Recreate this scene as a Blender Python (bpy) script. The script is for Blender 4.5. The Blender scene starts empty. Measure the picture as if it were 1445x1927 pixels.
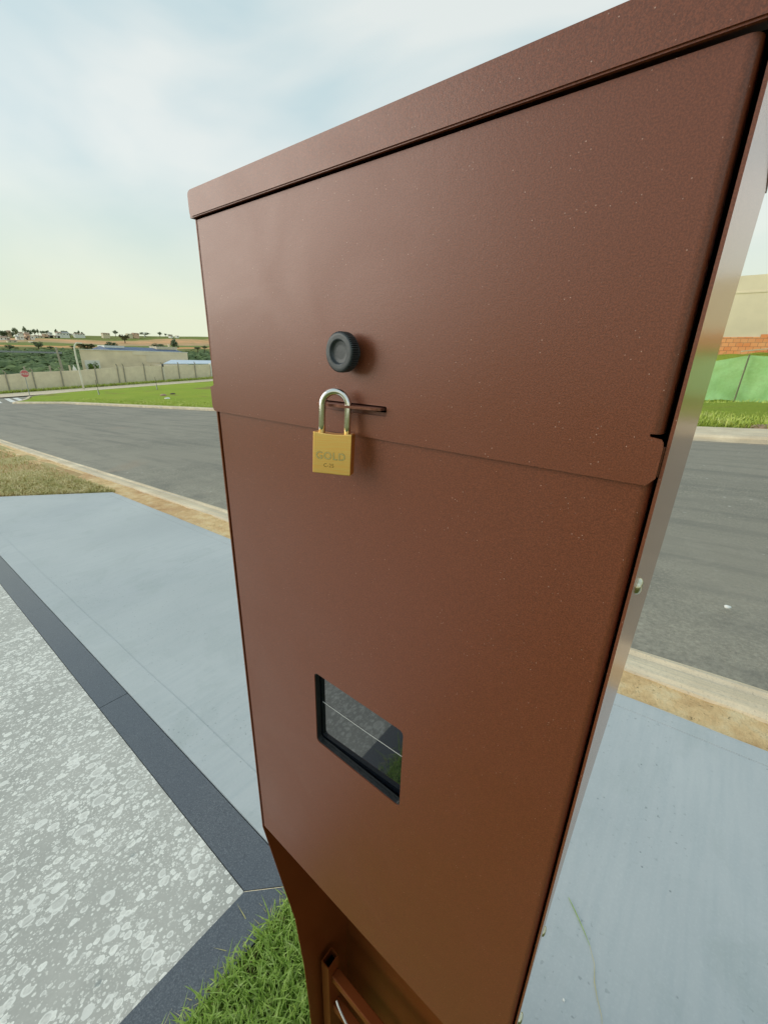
import bpy, bmesh, math, random
import numpy as np
from mathutils import Vector, Matrix, noise
random.seed(7)
R = math.radians
sc = bpy.context.scene
col = sc.collection

# ------------------------------------------------------------------ camera
cam = bpy.data.cameras.new("camera"); co = bpy.data.objects.new("camera", cam); col.objects.link(co)
cam.sensor_fit = 'HORIZONTAL'; cam.sensor_width = 36.0; cam.lens = 782.0/1445*36
cam.clip_start = 0.01; cam.clip_end = 4000
CM = Matrix(((0.7773558057594346, -0.23600298563343988, 0.5831128038589125),
             (0.6285223306353629, 0.2530297634792793, -0.7354832552045705),
             (0.02603134926951982, 0.9382315969768457, 0.345027302237788))).to_4x4()
co.matrix_world = Matrix.Translation((0, 0, 1.4)) @ CM
sc.camera = co

# ------------------------------------------------------------------ world, sun, exposure
SUN_EL, SUN_AZ = R(18), R(233)      # azimuth measured clockwise from +Y
w = bpy.data.worlds.new("World"); sc.world = w; w.use_nodes = True
nt = w.node_tree; N = nt.nodes; L = nt.links; N.clear()
def wn(t, **k):
    n = N.new(t)
    for a, b in k.items(): setattr(n, a, b)
    return n
out = wn('ShaderNodeOutputWorld'); bg = wn('ShaderNodeBackground')
sky = wn('ShaderNodeTexSky', sky_type='NISHITA', sun_disc=False, sun_elevation=SUN_EL, sun_rotation=SUN_AZ)
sky.air_density = 1.0; sky.dust_density = 2.5; sky.ozone_density = 1.0
tc = wn('ShaderNodeTexCoord'); mp = wn('ShaderNodeMapping'); mp.inputs['Scale'].default_value = (1.0, 1.0, 2.6)
mp.inputs['Rotation'].default_value = (0.25, 0.1, 0.4); mp.inputs['Location'].default_value = (0.35, 0.6, 0.2)
no = wn('ShaderNodeTexNoise'); no.inputs['Scale'].default_value = 1.7; no.inputs['Detail'].default_value = 5; no.inputs['Roughness'].default_value = .42; no.inputs['Distortion'].default_value = .5
L.new(tc.outputs['Generated'], mp.inputs[0]); L.new(mp.outputs[0], no.inputs[0])
cr = wn('ShaderNodeValToRGB'); cr.color_ramp.elements[0].position = .36; cr.color_ramp.elements[1].position = .60
cr.color_ramp.elements[0].color = (2.7, 3.95, 4.3, 1); cr.color_ramp.elements[1].color = (5.0, 5.3, 5.1, 1)
L.new(no.outputs[0], cr.inputs[0])
mx = wn('ShaderNodeMix', data_type='RGBA')           # thin bright cloud over the Nishita sky
mx.inputs[0].default_value = .86; L.new(sky.outputs[0], mx.inputs[6]); L.new(cr.outputs[0], mx.inputs[7])
sep = wn('ShaderNodeSeparateXYZ'); L.new(tc.outputs['Generated'], sep.inputs[0])
mr = wn('ShaderNodeMapRange'); mr.interpolation_type = 'SMOOTHSTEP'
mr.inputs[1].default_value = -.02; mr.inputs[2].default_value = .34; mr.inputs[3].default_value = .92; mr.inputs[4].default_value = 0
L.new(sep.outputs[2], mr.inputs[0])
mx2 = wn('ShaderNodeMix', data_type='RGBA')          # warm milky air low in the sky
L.new(mr.outputs[0], mx2.inputs[0]); L.new(mx.outputs[2], mx2.inputs[6]); mx2.inputs[7].default_value = (4.85, 5.1, 3.8, 1)
L.new(mx2.outputs[2], bg.inputs[0]); bg.inputs[1].default_value = .1; L.new(bg.outputs[0], out.inputs[0])

sun = bpy.data.lights.new("sun", 'SUN'); so = bpy.data.objects.new("sun", sun); col.objects.link(so)
sun.energy = 0.9; sun.angle = R(40); sun.color = (1, .97, .90)
sd = Vector((math.sin(SUN_AZ)*math.cos(SUN_EL), math.cos(SUN_AZ)*math.cos(SUN_EL), math.sin(SUN_EL)))
so.rotation_euler = (-sd).to_track_quat('-Z', 'Y').to_euler(); so.location = (0, -5, 12)
sc.view_settings.view_transform = 'Standard'; sc.view_settings.look = 'None'
sc.view_settings.gamma = 1.0; sc.view_settings.exposure = 0.78

# ------------------------------------------------------------------ terrain height
def lerp(a, b, t): return a+(b-a)*t
def clamp(v, a=0., b=1.): return max(a, min(b, v))
def sst(a, b, v):
    t = clamp((v-a)/(b-a)); return t*t*(3-2*t)
HP = [(-2500, 4), (0, 8), (90, 11.2), (125, 14.2), (145, 15.6), (169, 15.6), (198, 17.5), (279, 20.3), (420, 20), (2500, 5)]
def ht(x, y):
    if x > -22: s = .0693*min(x, 14)
    else: s = -1.5246+.0514*(max(x, -76)+22)
    wgt = clamp((-x-30)/46)
    z = s+wgt*.048*(clamp(y, -10, 70)-12.5)
    if x < -80:
        e = .02*(clamp(y, 0, 320)-60); e3 = .05*(clamp(y, 0, 320)-60)
        top = 9
        for (ya, za), (yb, zb) in zip(HP, HP[1:]):
            if ya <= y <= yb: top = lerp(za, zb, (y-ya)/(yb-ya)); break
        K = [(-80, z), (-95, min(z-4, -9)), (-130, -10.5), (-200, -8.5), (-280, -3+e), (-330, 2.7+e), (-395, 5.2+e*1.3), (-425, 6.7+e3*.8), (-455, 8.3+e3), (-480, top), (-620, 6), (-2000, -40)]
        for (a, za), (b, zb) in zip(K, K[1:]):
            if x >= b:
                return lerp(za, zb, (a-x)/(a-b))
        return -40
    # building plot on the far side of the street rises behind the green net
    b = sst(23.6, 29.5, y)*sst(-34, -20, x)*2.1
    return z+b

# ------------------------------------------------------------------ node material helpers
def mat(name):
    m = bpy.data.materials.new(name); m.use_nodes = True
    n = m.node_tree; p = n.nodes['Principled BSDF']
    return m, n, p
def nd(n, t, **k):
    x = n.nodes.new(t)
    for a, b in k.items(): setattr(x, a, b)
    return x
def pos(n, scale=(1, 1, 1), rot=(0, 0, 0), coord='Object'):
    t = nd(n, 'ShaderNodeTexCoord'); m = nd(n, 'ShaderNodeMapping')
    m.inputs['Scale'].default_value = scale; m.inputs['Rotation'].default_value = rot
    n.links.new(t.outputs[coord], m.inputs[0]); return m.outputs[0]
def noi(n, v, s, d=4, r=.55, dist=0):
    x = nd(n, 'ShaderNodeTexNoise'); x.inputs['Scale'].default_value = s; x.inputs['Detail'].default_value = d
    x.inputs['Roughness'].default_value = r; x.inputs['Distortion'].default_value = dist
    n.links.new(v, x.inputs[0]); return x.outputs[0]
def vor(n, v, s, feat='F1', out_='Distance', rnd=1.0):
    x = nd(n, 'ShaderNodeTexVoronoi', feature=feat); x.inputs['Scale'].default_value = s; x.inputs['Randomness'].default_value = rnd
    n.links.new(v, x.inputs[0]); return x.outputs[out_] if feat != 'DISTANCE_TO_EDGE' else x.outputs[0]
def ramp(n, f, els, interp='LINEAR'):
    x = nd(n, 'ShaderNodeValToRGB'); x.color_ramp.interpolation = interp
    e = x.color_ramp.elements
    while len(e) < len(els): e.new(.5)
    for i, (p, c) in enumerate(els):
        e[i].position = p; e[i].color = (*c, 1) if isinstance(c, tuple) else (c, c, c, 1)
    n.links.new(f, x.inputs[0]); return x.outputs[0]
def mix(n, f, a, b, mode='MIX'):
    x = nd(n, 'ShaderNodeMix', data_type='RGBA', blend_type=mode)
    if isinstance(f, (int, float)): x.inputs[0].default_value = f
    else: n.links.new(f, x.inputs[0])
    for i, v in ((6, a), (7, b)):
        if isinstance(v, tuple): x.inputs[i].default_value = (*v, 1)
        else: n.links.new(v, x.inputs[i])
    return x.outputs[2]
def math_(n, op, a, b=None):
    x = nd(n, 'ShaderNodeMath', operation=op)
    for i, v in ((0, a), (1, b)):
        if v is None: continue
        if isinstance(v, (int, float)): x.inputs[i].default_value = v
        else: n.links.new(v, x.inputs[i])
    return x.outputs[0]
def bump(n, p, h, s=.3, d=.01):
    x = nd(n, 'ShaderNodeBump'); x.inputs['Strength'].default_value = s; x.inputs['Distance'].default_value = d
    n.links.new(h, x.inputs['Height']); n.links.new(x.outputs[0], p.inputs['Normal'])
def setc(n, p, c, rough=.7, metal=0, spec=.5):
    if isinstance(c, tuple): p.inputs['Base Color'].default_value = (*c, 1)
    else: n.links.new(c, p.inputs['Base Color'])
    if isinstance(rough, (int, float)): p.inputs['Roughness'].default_value = rough
    else: n.links.new(rough, p.inputs['Roughness'])
    p.inputs['Metallic'].default_value = metal; p.inputs['Specular IOR Level'].default_value = spec
def simple(name, c, rough=.7, metal=0, var=.25, s=3, spec=.5, bs=0):
    m, n, p = mat(name); v = pos(n)
    f = noi(n, v, s, 5)
    c2 = ramp(n, f, [(.3, tuple(x*(1-var) for x in c)), (.7, tuple(min(1, x*(1+var)) for x in c))])
    setc(n, p, c2, rough, metal, spec)
    if bs: bump(n, p, noi(n, v, s*12, 4), bs, .01)
    return m
M = {}
# brown textured powder coat
def brown(name, base, speck=True):
    m, n, p = mat(name); v = pos(n)
    f = noi(n, v, 6, 3)
    c = ramp(n, f, [(.3, tuple(x*.88 for x in base)), (.7, tuple(x*1.12 for x in base))])
    g = noi(n, v, 1500, 2, .8)
    c = mix(n, ramp(n, g, [(.40, 0.), (.62, 1.)]), tuple(x*.80 for x in base), tuple(min(1, x*1.32) for x in base)) if speck else c
    if speck:
        d = vor(n, v, 420); big = noi(n, v, 130, 2)
        sp = math_(n, 'MULTIPLY', ramp(n, d, [(.05, 1.), (.12, 0.)]), ramp(n, big, [(.52, 0.), (.62, 1.)]))
        c = mix(n, math_(n, 'MULTIPLY', sp, .7), c, (.75, .5, .4))
        # very faint rubbed smudges
        sm = noi(n, v, 14, 4, .6, .6)
        rg = ramp(n, sm, [(.35, .37), (.7, .43)])
    else: rg = .38
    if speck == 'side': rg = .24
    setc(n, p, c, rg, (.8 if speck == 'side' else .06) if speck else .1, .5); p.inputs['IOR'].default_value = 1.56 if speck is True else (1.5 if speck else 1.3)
    bump(n, p, math_(n, 'ADD', noi(n, v, 1500, 3, .6), math_(n, 'MULTIPLY', noi(n, v, 420, 2), .7)), .16, .0004)
    return m
M['brown'] = brown('brown_powder_coat', (.172, .047, .020))
M['brown_side'] = brown('brown_side_sheen', (.50, .29, .20), 'side')  # same coat as the front, made paler and metallic to carry the grazing sheen
M['brown_in'] = brown('brown_inner_coat', (.17, .042, .010), False)
M['black'] = simple('gap_shade_black', (.002, .002, .002), 1, spec=0)  # matt black standing in for shade in door gaps and tube end
m, n, p = mat('knob_plastic'); v = pos(n)
setc(n, p, ramp(n, noi(n, v, 150, 4), [(.3, (.030, .036, .042)), (.7, (.060, .069, .076))]), .42, 0, .5); bump(n, p, noi(n, v, 600, 3), .15, .0004); M['knob'] = m
m, n, p = mat('brushed_brass'); v = pos(n, (60, 60, 2600), (0, 0, 0))
f = noi(n, v, 1, 4); setc(n, p, ramp(n, f, [(.3, (1.0, .56, .15)), (.7, (1.0, .69, .25))]), ramp(n, f, [(.3, .48), (.7, .36)]), 1.0)
bump(n, p, f, .12, .0003); M['brass'] = m
m, n, p = mat('brass_mark_shade'); setc(n, p, (.26, .14, .035), .5, .8); M['brass_dark'] = m
m, n, p = mat('brass_bright'); setc(n, p, (1, .86, .52), .25, 1); M['brass_light'] = m
m, n, p = mat('chrome'); setc(n, p, (.78, .76, .72), .1, 1); M['chrome'] = m
m, n, p = mat('zinc_screw'); v = pos(n); setc(n, p, ramp(n, noi(n, v, 500, 3), [(.3, (.5, .46, .3)), (.7, (.75, .72, .58))]), .25, 1); M['zinc'] = m
m, n, p = mat('copper_edge'); v = pos(n); setc(n, p, ramp(n, noi(n, v, 400, 3), [(.3, (.20, .075, .05)), (.7, (.34, .15, .11))]), .3, .6); M['copper'] = m
m, n, p = mat('dark_glass'); setc(n, p, (.006, .008, .012), .03, 0, .5); p.inputs['IOR'].default_value = 2.2; M['glass'] = m
m, n, p = mat('bezel_rubber'); v = pos(n); setc(n, p, ramp(n, noi(n, v, 300, 3), [(.3, (.012, .013, .014)), (.7, (.03, .033, .036))]), .3); M['bezel'] = m
M['cable'] = simple('white_cable', (.75, .74, .70), .45, var=.08, s=60)

# ------------------------------------------------------------------ ground materials
m, n, p = mat('blue_grey_painted_concrete'); v = pos(n)
f1 = noi(n, v, .9, 6, .55); f2 = noi(n, pos(n, (26, 2.0, 2), (0, 0, .12)), 1.6, 5, .6)
c = ramp(n, f1, [(.30, (.378, .412, .430)), (.70, (.478, .508, .520))])
c = mix(n, ramp(n, f2, [(.42, 0.), (.72, .35)]), c, (.33, .385, .41))
blot = noi(n, v, 3.2, 5, .65, .8)
c = mix(n, ramp(n, blot, [(.52, 0.), (.70, .45)]), c, (.33, .375, .375))
c = mix(n, ramp(n, noi(n, v, 130, 3, .7), [(.5, 0.), (.75, .35)]), c, (.52, .56, .56))
c = mix(n, math_(n, 'MULTIPLY', ramp(n, noi(n, v, 75, 2, .5), [(.66, 0.), (.72, .7)]), ramp(n, noi(n, v, 2.2, 3), [(.45, 0.), (.6, 1.)])), c, (.22, .25, .26))
ds = vor(n, v, 30); dk = noi(n, v, 5, 3)
c = mix(n, math_(n, 'MULTIPLY', ramp(n, ds, [(.05, 1.), (.12, 0.)]), ramp(n, dk, [(.54, 0.), (.62, .8)])), c, (.16, .19, .2))
st = noi(n, v, .35, 4, .5, .5)
c = mix(n, ramp(n, st, [(.5, 0.), (.75, .4)]), c, (.52, .545, .53))
hl = vor(n, pos(n, (.55, .55, .55)), 1.0, 'DISTANCE_TO_EDGE'); hm = noi(n, v, .5, 2)
c = mix(n, math_(n, 'MULTIPLY', ramp(n, hl, [(0.0, 1.), (.0035, 0.)]), ramp(n, hm, [(.6, 0.), (.66, .18)])), c, (.2, .24, .26))
setc(n, p, c, .5, 0, .35)
bump(n, p, math_(n, 'ADD', f2, math_(n, 'MULTIPLY', noi(n, v, 60, 4), .6)), .2, .003); M['slab'] = m

m, n, p = mat('dark_granite'); v = pos(n)
f = noi(n, v, 260, 4, .7); g = noi(n, v, 60, 3, .6); h = noi(n, v, 4, 3)
c = ramp(n, f, [(.35, (.030, .038, .052)), (.5, (.058, .070, .090)), (.68, (.165, .185, .205))])
c = mix(n, ramp(n, g, [(.4, 0.), (.7, .45)]), c, (.085, .098, .116))
c = mix(n, ramp(n, h, [(.4, 0.), (.7, .3)]), c, (.05, .065, .09))
setc(n, p, c, .3, 0, .5); p.inputs['IOR'].default_value = 1.75; bump(n, p, f, .06, .0006); M['granite'] = m

m, n, p = mat('terrazzo_stone'); va = pos(n, (1, 1, 1)); 
nw = nd(n, 'ShaderNodeTexNoise'); nw.inputs['Scale'].default_value = 95; nw.inputs['Detail'].default_value = 2; n.links.new(va, nw.inputs[0])
wv = nd(n, 'ShaderNodeVectorMath', operation='MULTIPLY_ADD'); n.links.new(nw.outputs['Color'], wv.inputs[0]); wv.inputs[1].default_value = (.0045, .0045, 0); n.links.new(va, wv.inputs[2])
mpp = nd(n, 'ShaderNodeMapping'); mpp.inputs['Rotation'].default_value = (0, 0, R(12)); mpp.inputs['Scale'].default_value = (1.1, .88, 1); n.links.new(wv.outputs[0], mpp.inputs[0])
v = mpp.outputs[0]
c = ramp(n, noi(n, va, 5, 5, .6), [(.3, (.385, .378, .345)), (.7, (.485, .472, .43))])
c = mix(n, ramp(n, noi(n, v, 150, 3, .7), [(.45, 0.), (.7, .4)]), c, (.53, .52, .475))
dens = ramp(n, noi(n, va, 3.2, 3), [(.36, .35), (.56, 1.)])
def chips(n, v, s, t0, t1, sel, colr, amt, c):
    vd = nd(n, 'ShaderNodeTexVoronoi', feature='F1'); vd.inputs['Scale'].default_value = s; n.links.new(v, vd.inputs[0])
    sp = nd(n, 'ShaderNodeSeparateColor'); n.links.new(vd.outputs['Color'], sp.inputs[0])
    lim = math_(n, 'ADD', math_(n, 'MULTIPLY', sp.outputs[1], t1-t0), t0)
    inside = math_(n, 'GREATER_THAN', lim, vd.outputs['Distance'])
    keep = math_(n, 'GREATER_THAN', math_(n, 'MULTIPLY', dens, 1.0), math_(n, 'MULTIPLY', sp.outputs[0], sel))
    k = math_(n, 'MULTIPLY', inside, keep)
    rimm = math_(n, 'MULTIPLY', math_(n, 'LESS_THAN', math_(n, 'MULTIPLY', lim, .72), vd.outputs['Distance']), k)
    tex = mix(n, ramp(n, noi(n, v, s*2.5, 4, .75), [(.35, 0.), (.6, 1.)]), tuple(x*.72 for x in colr), colr)
    tex = mix(n, math_(n, 'MULTIPLY', ramp(n, sp.outputs[2], [(.15, 1.), (.75, 0.)]), .75), tex, (.54, .53, .49))
    tex = mix(n, math_(n, 'MULTIPLY', rimm, .55), tex, (.90, .89, .83))
    return mix(n, math_(n, 'MULTIPLY', k, amt), c, tex)
c = chips(n, v, 190, .1, .5, 1.6, (.80, .78, .71), .7, c)
c = chips(n, v, 105, .1, .54, 1.6, (.88, .86, .79), .85, c)
c = chips(n, v, 62, .08, .56, 1.6, (.90, .88, .81), .9, c)
c = chips(n, v, 36, .06, .54, 1.9, (.86, .84, .77), .9, c)
c = chips(n, v, 20, .04, .48, 2.5, (.78, .76, .70), .85, c)
dk = vor(n, v, 22); dd = noi(n, va, 9, 2)
c = mix(n, math_(n, 'MULTIPLY', ramp(n, dk, [(.12, 1.), (.2, 0.)]), ramp(n, dd, [(.6, 0.), (.68, .55)])), c, (.17, .21, .21))
# tile joints run across the strip
px = nd(n, 'ShaderNodeSeparateXYZ'); n.links.new(va, px.inputs[0])
jm = math_(n, 'ABSOLUTE', math_(n, 'SUBTRACT', math_(n, 'PINGPONG', math_(n, 'ADD', px.outputs[0], 2.16), .5), 0))
c = mix(n, ramp(n, jm, [(.0, .5), (.0028, 0.)]), c, (.26, .26, .23))
setc(n, p, c, .45, 0, .4); bump(n, p, noi(n, va, 300, 3), .1, .001); M['terrazzo'] = m

m, n, p = mat('asphalt'); v = pos(n)
f = noi(n, v, 55, 5, .75); g = noi(n, v, .35, 5, .55, .3); s2 = noi(n, pos(n, (.25, 3.2, 1)), 1.0, 5, .6)
c = ramp(n, f, [(.38, (.16, .148, .122)), (.52, (.25, .232, .190)), (.66, (.44, .40, .31))])
c = mix(n, ramp(n, g, [(.42, 0.), (.58, .85)]), c, (.285, .26, .21))
c = mix(n, ramp(n, s2, [(.47, 0.), (.66, .6)]), c, (.155, .150, .130))
c = mix(n, ramp(n, noi(n, v, 1.9, 6, .7, 1.2), [(.53, 0.), (.68, .6)]), c, (.33, .30, .245))
px = nd(n, 'ShaderNodeSeparateXYZ'); n.links.new(v, px.inputs[0])
ed = math_(n, 'SUBTRACT', 1.0, math_(n, 'MULTIPLY', math_(n, 'SUBTRACT', px.outputs[1], 2.3), .55))
ed = math_(n, 'MULTIPLY', math_(n, 'MULTIPLY', ramp(n, ed, [(.0, 0.), (1., 1.)]), ramp(n, noi(n, v, 2.6, 5, .65), [(.32, 0.), (.62, 1.)])), .85)
c = mix(n, ed, c, ramp(n, noi(n, v, 34, 5, .7), [(.3, (.21, .19, .15)), (.7, (.48, .44, .35))]))
dr = noi(n, v, .55, 4, .6, .4)
c = mix(n, ramp(n, dr, [(.66, 0.), (.74, .35)]), c, (.34, .25, .18))
w1 = vor(n, v, 5.5); w2 = noi(n, v, 1.3, 2)
c = mix(n, math_(n, 'MULTIPLY', ramp(n, w1, [(.05, 1.), (.12, 0.)]), ramp(n, w2, [(.52, 0.), (.6, .9)])), c, (.52, .5, .44))
setc(n, p, c, .75, 0, .35); bump(n, p, f, .7, .012); M['asphalt'] = m

m, n, p = mat('sandy_kerb_concrete'); v = pos(n)
c = ramp(n, noi(n, v, 2.2, 6, .62), [(.3, (.60, .48, .33)), (.7, (.84, .71, .51))])
f2 = noi(n, pos(n, (.6, 22, 3)), 1.2, 5, .6); c = mix(n, ramp(n, f2, [(.45, 0.), (.65, .6)]), c, (.45, .43, .37))
c = mix(n, ramp(n, noi(n, v, 90, 4, .7), [(.55, 0.), (.72, .5)]), c, (.20, .17, .13))
setc(n, p, c, .85, 0, .25); bump(n, p, noi(n, v, 60, 5, .7), .6, .008); M['kerb'] = m

m, n, p = mat('dry_sandy_soil'); v = pos(n)
c = ramp(n, noi(n, v, 7, 6, .68), [(.28, (.56, .34, .16)), (.5, (.80, .57, .30)), (.72, (.88, .73, .46))])
c = mix(n, ramp(n, noi(n, v, 1.1, 3), [(.5, 0.), (.66, .7)]), c, (.50, .26, .13))
c = mix(n, ramp(n, noi(n, v, 45, 4, .7), [(.6, 0.), (.7, .7)]), c, (.12, .085, .04))
setc(n, p, c, .95, 0, .1); bump(n, p, noi(n, v, 40, 6, .7), 1.0, .02); M['soil'] = m

m, n, p = mat('soil_under_grass'); v = pos(n)
c = ramp(n, noi(n, v, 40, 5, .7), [(.3, (.10, .10, .04)), (.7, (.14, .17, .05))]); setc(n, p, c, .95, 0, .1); M['lawn_soil'] = m
m, n, p = mat('dry_lawn_soil'); v = pos(n)
c = ramp(n, noi(n, v, 9, 6, .7), [(.3, (.36, .30, .13)), (.7, (.58, .49, .26))])
c = mix(n, ramp(n, noi(n, v, .8, 4), [(.55, 0.), (.68, .8)]), c, (.48, .28, .14)); setc(n, p, c, .95, 0, .1); bump(n, p, noi(n, v, 30, 5), .8, .02); M['dry_lawn'] = m

m, n, p = mat('green_lawn'); v = pos(n)
f = noi(n, v, 14, 6, .8); g = noi(n, v, .22, 4, .6); h = noi(n, pos(n, (.35, .8, 1)), .35, 4, .6, .3)
c = ramp(n, f, [(.3, (.22, .32, .035)), (.7, (.42, .54, .08))])
c = mix(n, ramp(n, g, [(.4, 0.), (.65, .6)]), c, (.42, .47, .07))
c = mix(n, ramp(n, h, [(.58, 0.), (.66, .75)]), c, (.30, .22, .09))
setc(n, p, c, .95, 0, .1); bump(n, p, f, 1, .12); M['lawn'] = m

m, n, p = mat('countryside'); v = pos(n)
# far slopes: strips of ploughed red earth and green crop follow the slope of the hill
sx = nd(n, 'ShaderNodeSeparateXYZ'); n.links.new(v, sx.inputs[0])
u = math_(n, 'MULTIPLY', math_(n, 'ADD', sx.outputs[0], 330), -1/150.)
yb = noi(n, pos(n, (.006, .012, .01)), 1.0, 4, .5)
u2 = math_(n, 'ADD', u, math_(n, 'MULTIPLY', math_(n, 'SUBTRACT', yb, .5), .75))
c = ramp(n, u2, [(.0, (.15, .17, .05)), (.03, (.60, .36, .17)), (.15, (.78, .38, .16)), (.19, (.20, .24, .06)), (.33, (.15, .22, .05)), (.42, (.56, .38, .22)), (.6, (.80, .42, .22)), (.74, (.66, .42, .21)), (.78, (.19, .23, .05)), (1., (.20, .22, .06))])
c = mix(n, ramp(n, noi(n, v, .06, 6, .65), [(.42, 0.), (.66, .55)]), c, (.30, .28, .11))
near = ramp(n, noi(n, v, .5, 5), [(.3, (.13, .15, .04)), (.7, (.30, .27, .12))])
isf = math_(n, 'LESS_THAN', sx.outputs[0], -300); c = mix(n, isf, near, c)
setc(n, p, c, 1, 0, .1); M['land'] = m
m, n, p = mat('blade_green'); 
oi = nd(n, 'ShaderNodeTexCoord'); f = noi(n, oi.outputs['Object'], 55, 2); g = noi(n, oi.outputs['Object'], 4, 2)
c = ramp(n, f, [(.30, (.28, .44, .07)), (.5, (.38, .53, .12)), (.66, (.52, .66, .22)), (.78, (.66, .66, .34))])
c = mix(n, ramp(n, g, [(.4, 0.), (.7, .5)]), c, (.46, .60, .17))
setc(n, p, c, .5, 0, .4)
tr = nd(n, 'ShaderNodeBsdfTranslucent'); n.links.new(c, tr.inputs[0]); ms_ = nd(n, 'ShaderNodeMixShader'); ms_.inputs[0].default_value = .4
n.links.new(p.outputs[0], ms_.inputs[1]); n.links.new(tr.outputs[0], ms_.inputs[2]); n.links.new(ms_.outputs[0], n.nodes['Material Output'].inputs[0]); M['blade'] = m
m, n, p = mat('blade_dry'); tcx = nd(n, 'ShaderNodeTexCoord')
c = ramp(n, noi(n, tcx.outputs['Object'], 6, 4, .7), [(.3, (.36, .36, .12)), (.5, (.58, .50, .24)), (.7, (.76, .65, .38))])
setc(n, p, c, .8, 0, .2); M['blade_dry'] = m
m, n, p = mat('blade_verge'); tcx = nd(n, 'ShaderNodeTexCoord')
c = ramp(n, noi(n, tcx.outputs['Object'], 3, 4, .8), [(.3, (.28, .38, .05)), (.5, (.50, .58, .12)), (.7, (.70, .66, .28))])
setc(n, p, c, .8, 0, .2); M['blade_verge'] = m

M['plaster'] = simple('cream_plaster', (.82, .70, .50), .9, var=.16, s=.35, bs=.2)
M['plaster2'] = simple('grey_beige_plaster', (.82, .72, .54), .9, var=.10, s=.4, bs=.2)
M['white'] = simple('white_paint', (.78, .77, .70), .6, var=.06, s=2)
M['cream'] = simple('cream_paint', (.70, .60, .42), .7, var=.1, s=1)
M['pink'] = simple('peach_paint', (.68, .46, .32), .7, var=.1, s=1)
M['tan'] = simple('tan_paint', (.45, .37, .26), .7, var=.1, s=1)
M['tile'] = simple('clay_roof', (.40, .26, .18), .8, var=.2, s=2)
M['greyroof'] = simple('grey_roof', (.34, .34, .34), .8, var=.2, s=2)
M['blue'] = simple('blue_roof', (.025, .075, .18), .5, var=.35, s=1.2)
M['conc_post'] = simple('concrete_post', (.36, .33, .26), .9, var=.2, s=3)
M['lamp_paint'] = simple('pale_lamp_paint', (.72, .70, .58), .5, var=.08, s=3)
M['galv'] = simple('galvanised', (.35, .36, .36), .5, var=.2, s=6)
M['red'] = simple('sign_red', (.66, .16, .17), .5, var=.08, s=6)
M['window'] = simple('dark_window', (.05, .06, .07), .25, var=.2, s=3)
M['wood'] = simple('post_wood', (.20, .19, .12), .9, var=.3, s=8)
M['plank'] = simple('pale_plank', (.62, .55, .40), .8, var=.15, s=5)
M['bark'] = simple('bark', (.10, .075, .05), .95, var=.3, s=3)
M['awning'] = simple('white_blue_awning', (.62, .70, .80), .5, var=.06, s=1)
m, n, p = mat('wall_block'); v = pos(n)
c = ramp(n, noi(n, v, 1.1, 7, .7), [(.3, (.68, .59, .43)), (.7, (.86, .76, .56))]); c = mix(n, ramp(n, noi(n, v, 9, 4, .7), [(.5, 0.), (.75, .4)]), c, (.56, .49, .36))
setc(n, p, c, .95, 0, .1); bump(n, p, noi(n, v, 12, 5), .5, .05); M['wallblock'] = m
m, n, p = mat('zebra_paint'); v = pos(n); setc(n, p, ramp(n, noi(n, v, 2, 5, .7), [(.35, (.45, .45, .42)), (.55, (.8, .8, .76))]), .8); M['zebra'] = m
m, n, p = mat('red_hollow_brick'); v = pos(n, (1, 1, 1), (R(90), 0, 0))
bk = nd(n, 'ShaderNodeTexBrick'); bk.inputs['Scale'].default_value = 1.0; bk.inputs['Brick Width'].default_value = .30; bk.inputs['Row Height'].default_value = .20; bk.inputs['Mortar Size'].default_value = .012
bk.inputs['Color1'].default_value = (.78, .27, .10, 1); bk.inputs['Color2'].default_value = (.88, .40, .17, 1); bk.inputs['Mortar'].default_value = (.42, .19, .10, 1)
n.links.new(v, bk.inputs[0]); c = mix(n, ramp(n, noi(n, v, 3, 4), [(.45, 0.), (.7, .45)]), bk.outputs[0], (.70, .42, .22)); setc(n, p, c, .9, 0, .1); bump(n, p, bk.outputs['Fac'], -.4, .02); M['brick'] = m
m, n, p = mat('green_net'); v = pos(n)
c = ramp(n, noi(n, v, 1.2, 5, .6), [(.3, (.36, .66, .27)), (.7, (.52, .82, .40))])
c = mix(n, ramp(n, noi(n, pos(n, (1, 1, .5)), .7, 4, .6, .6), [(.5, 0.), (.75, .4)]), c, (.38, .68, .36))
setc(n, p, c, .7, 0, .2); n.links.new(ramp(n, noi(n, v, 1.5, 5, .7), [(.35, .66), (.65, .9)]), p.inputs['Alpha']); bump(n, p, noi(n, v, 2.2, 4), .6, .1); M['net'] = m
def folmat(name, a, b, c3, s=1.3):
    m, n, p = mat(name); t = nd(n, 'ShaderNodeNewGeometry')
    c = ramp(n, noi(n, t.outputs['Position'], s, 5, .75), [(.3, a), (.52, b), (.72, c3)])
    setc(n, p, c, .9, 0, .12); return m
M['fol'] = folmat('tree_foliage', (.13, .16, .10), (.19, .23, .13), (.28, .32, .18), 1.1)  # greens paled and greyed, distance haze put into the colour
M['fol2'] = folmat('olive_foliage', (.08, .085, .04), (.14, .14, .07), (.20, .19, .10), 1.1)
M['forest'] = folmat('forest_foliage', (.075, .11, .06), (.15, .20, .09), (.26, .32, .13), .32)
M['forest_g'] = folmat('bright_foliage', (.06, .11, .02), (.13, .20, .04), (.22, .30, .07), 2.5)

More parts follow.
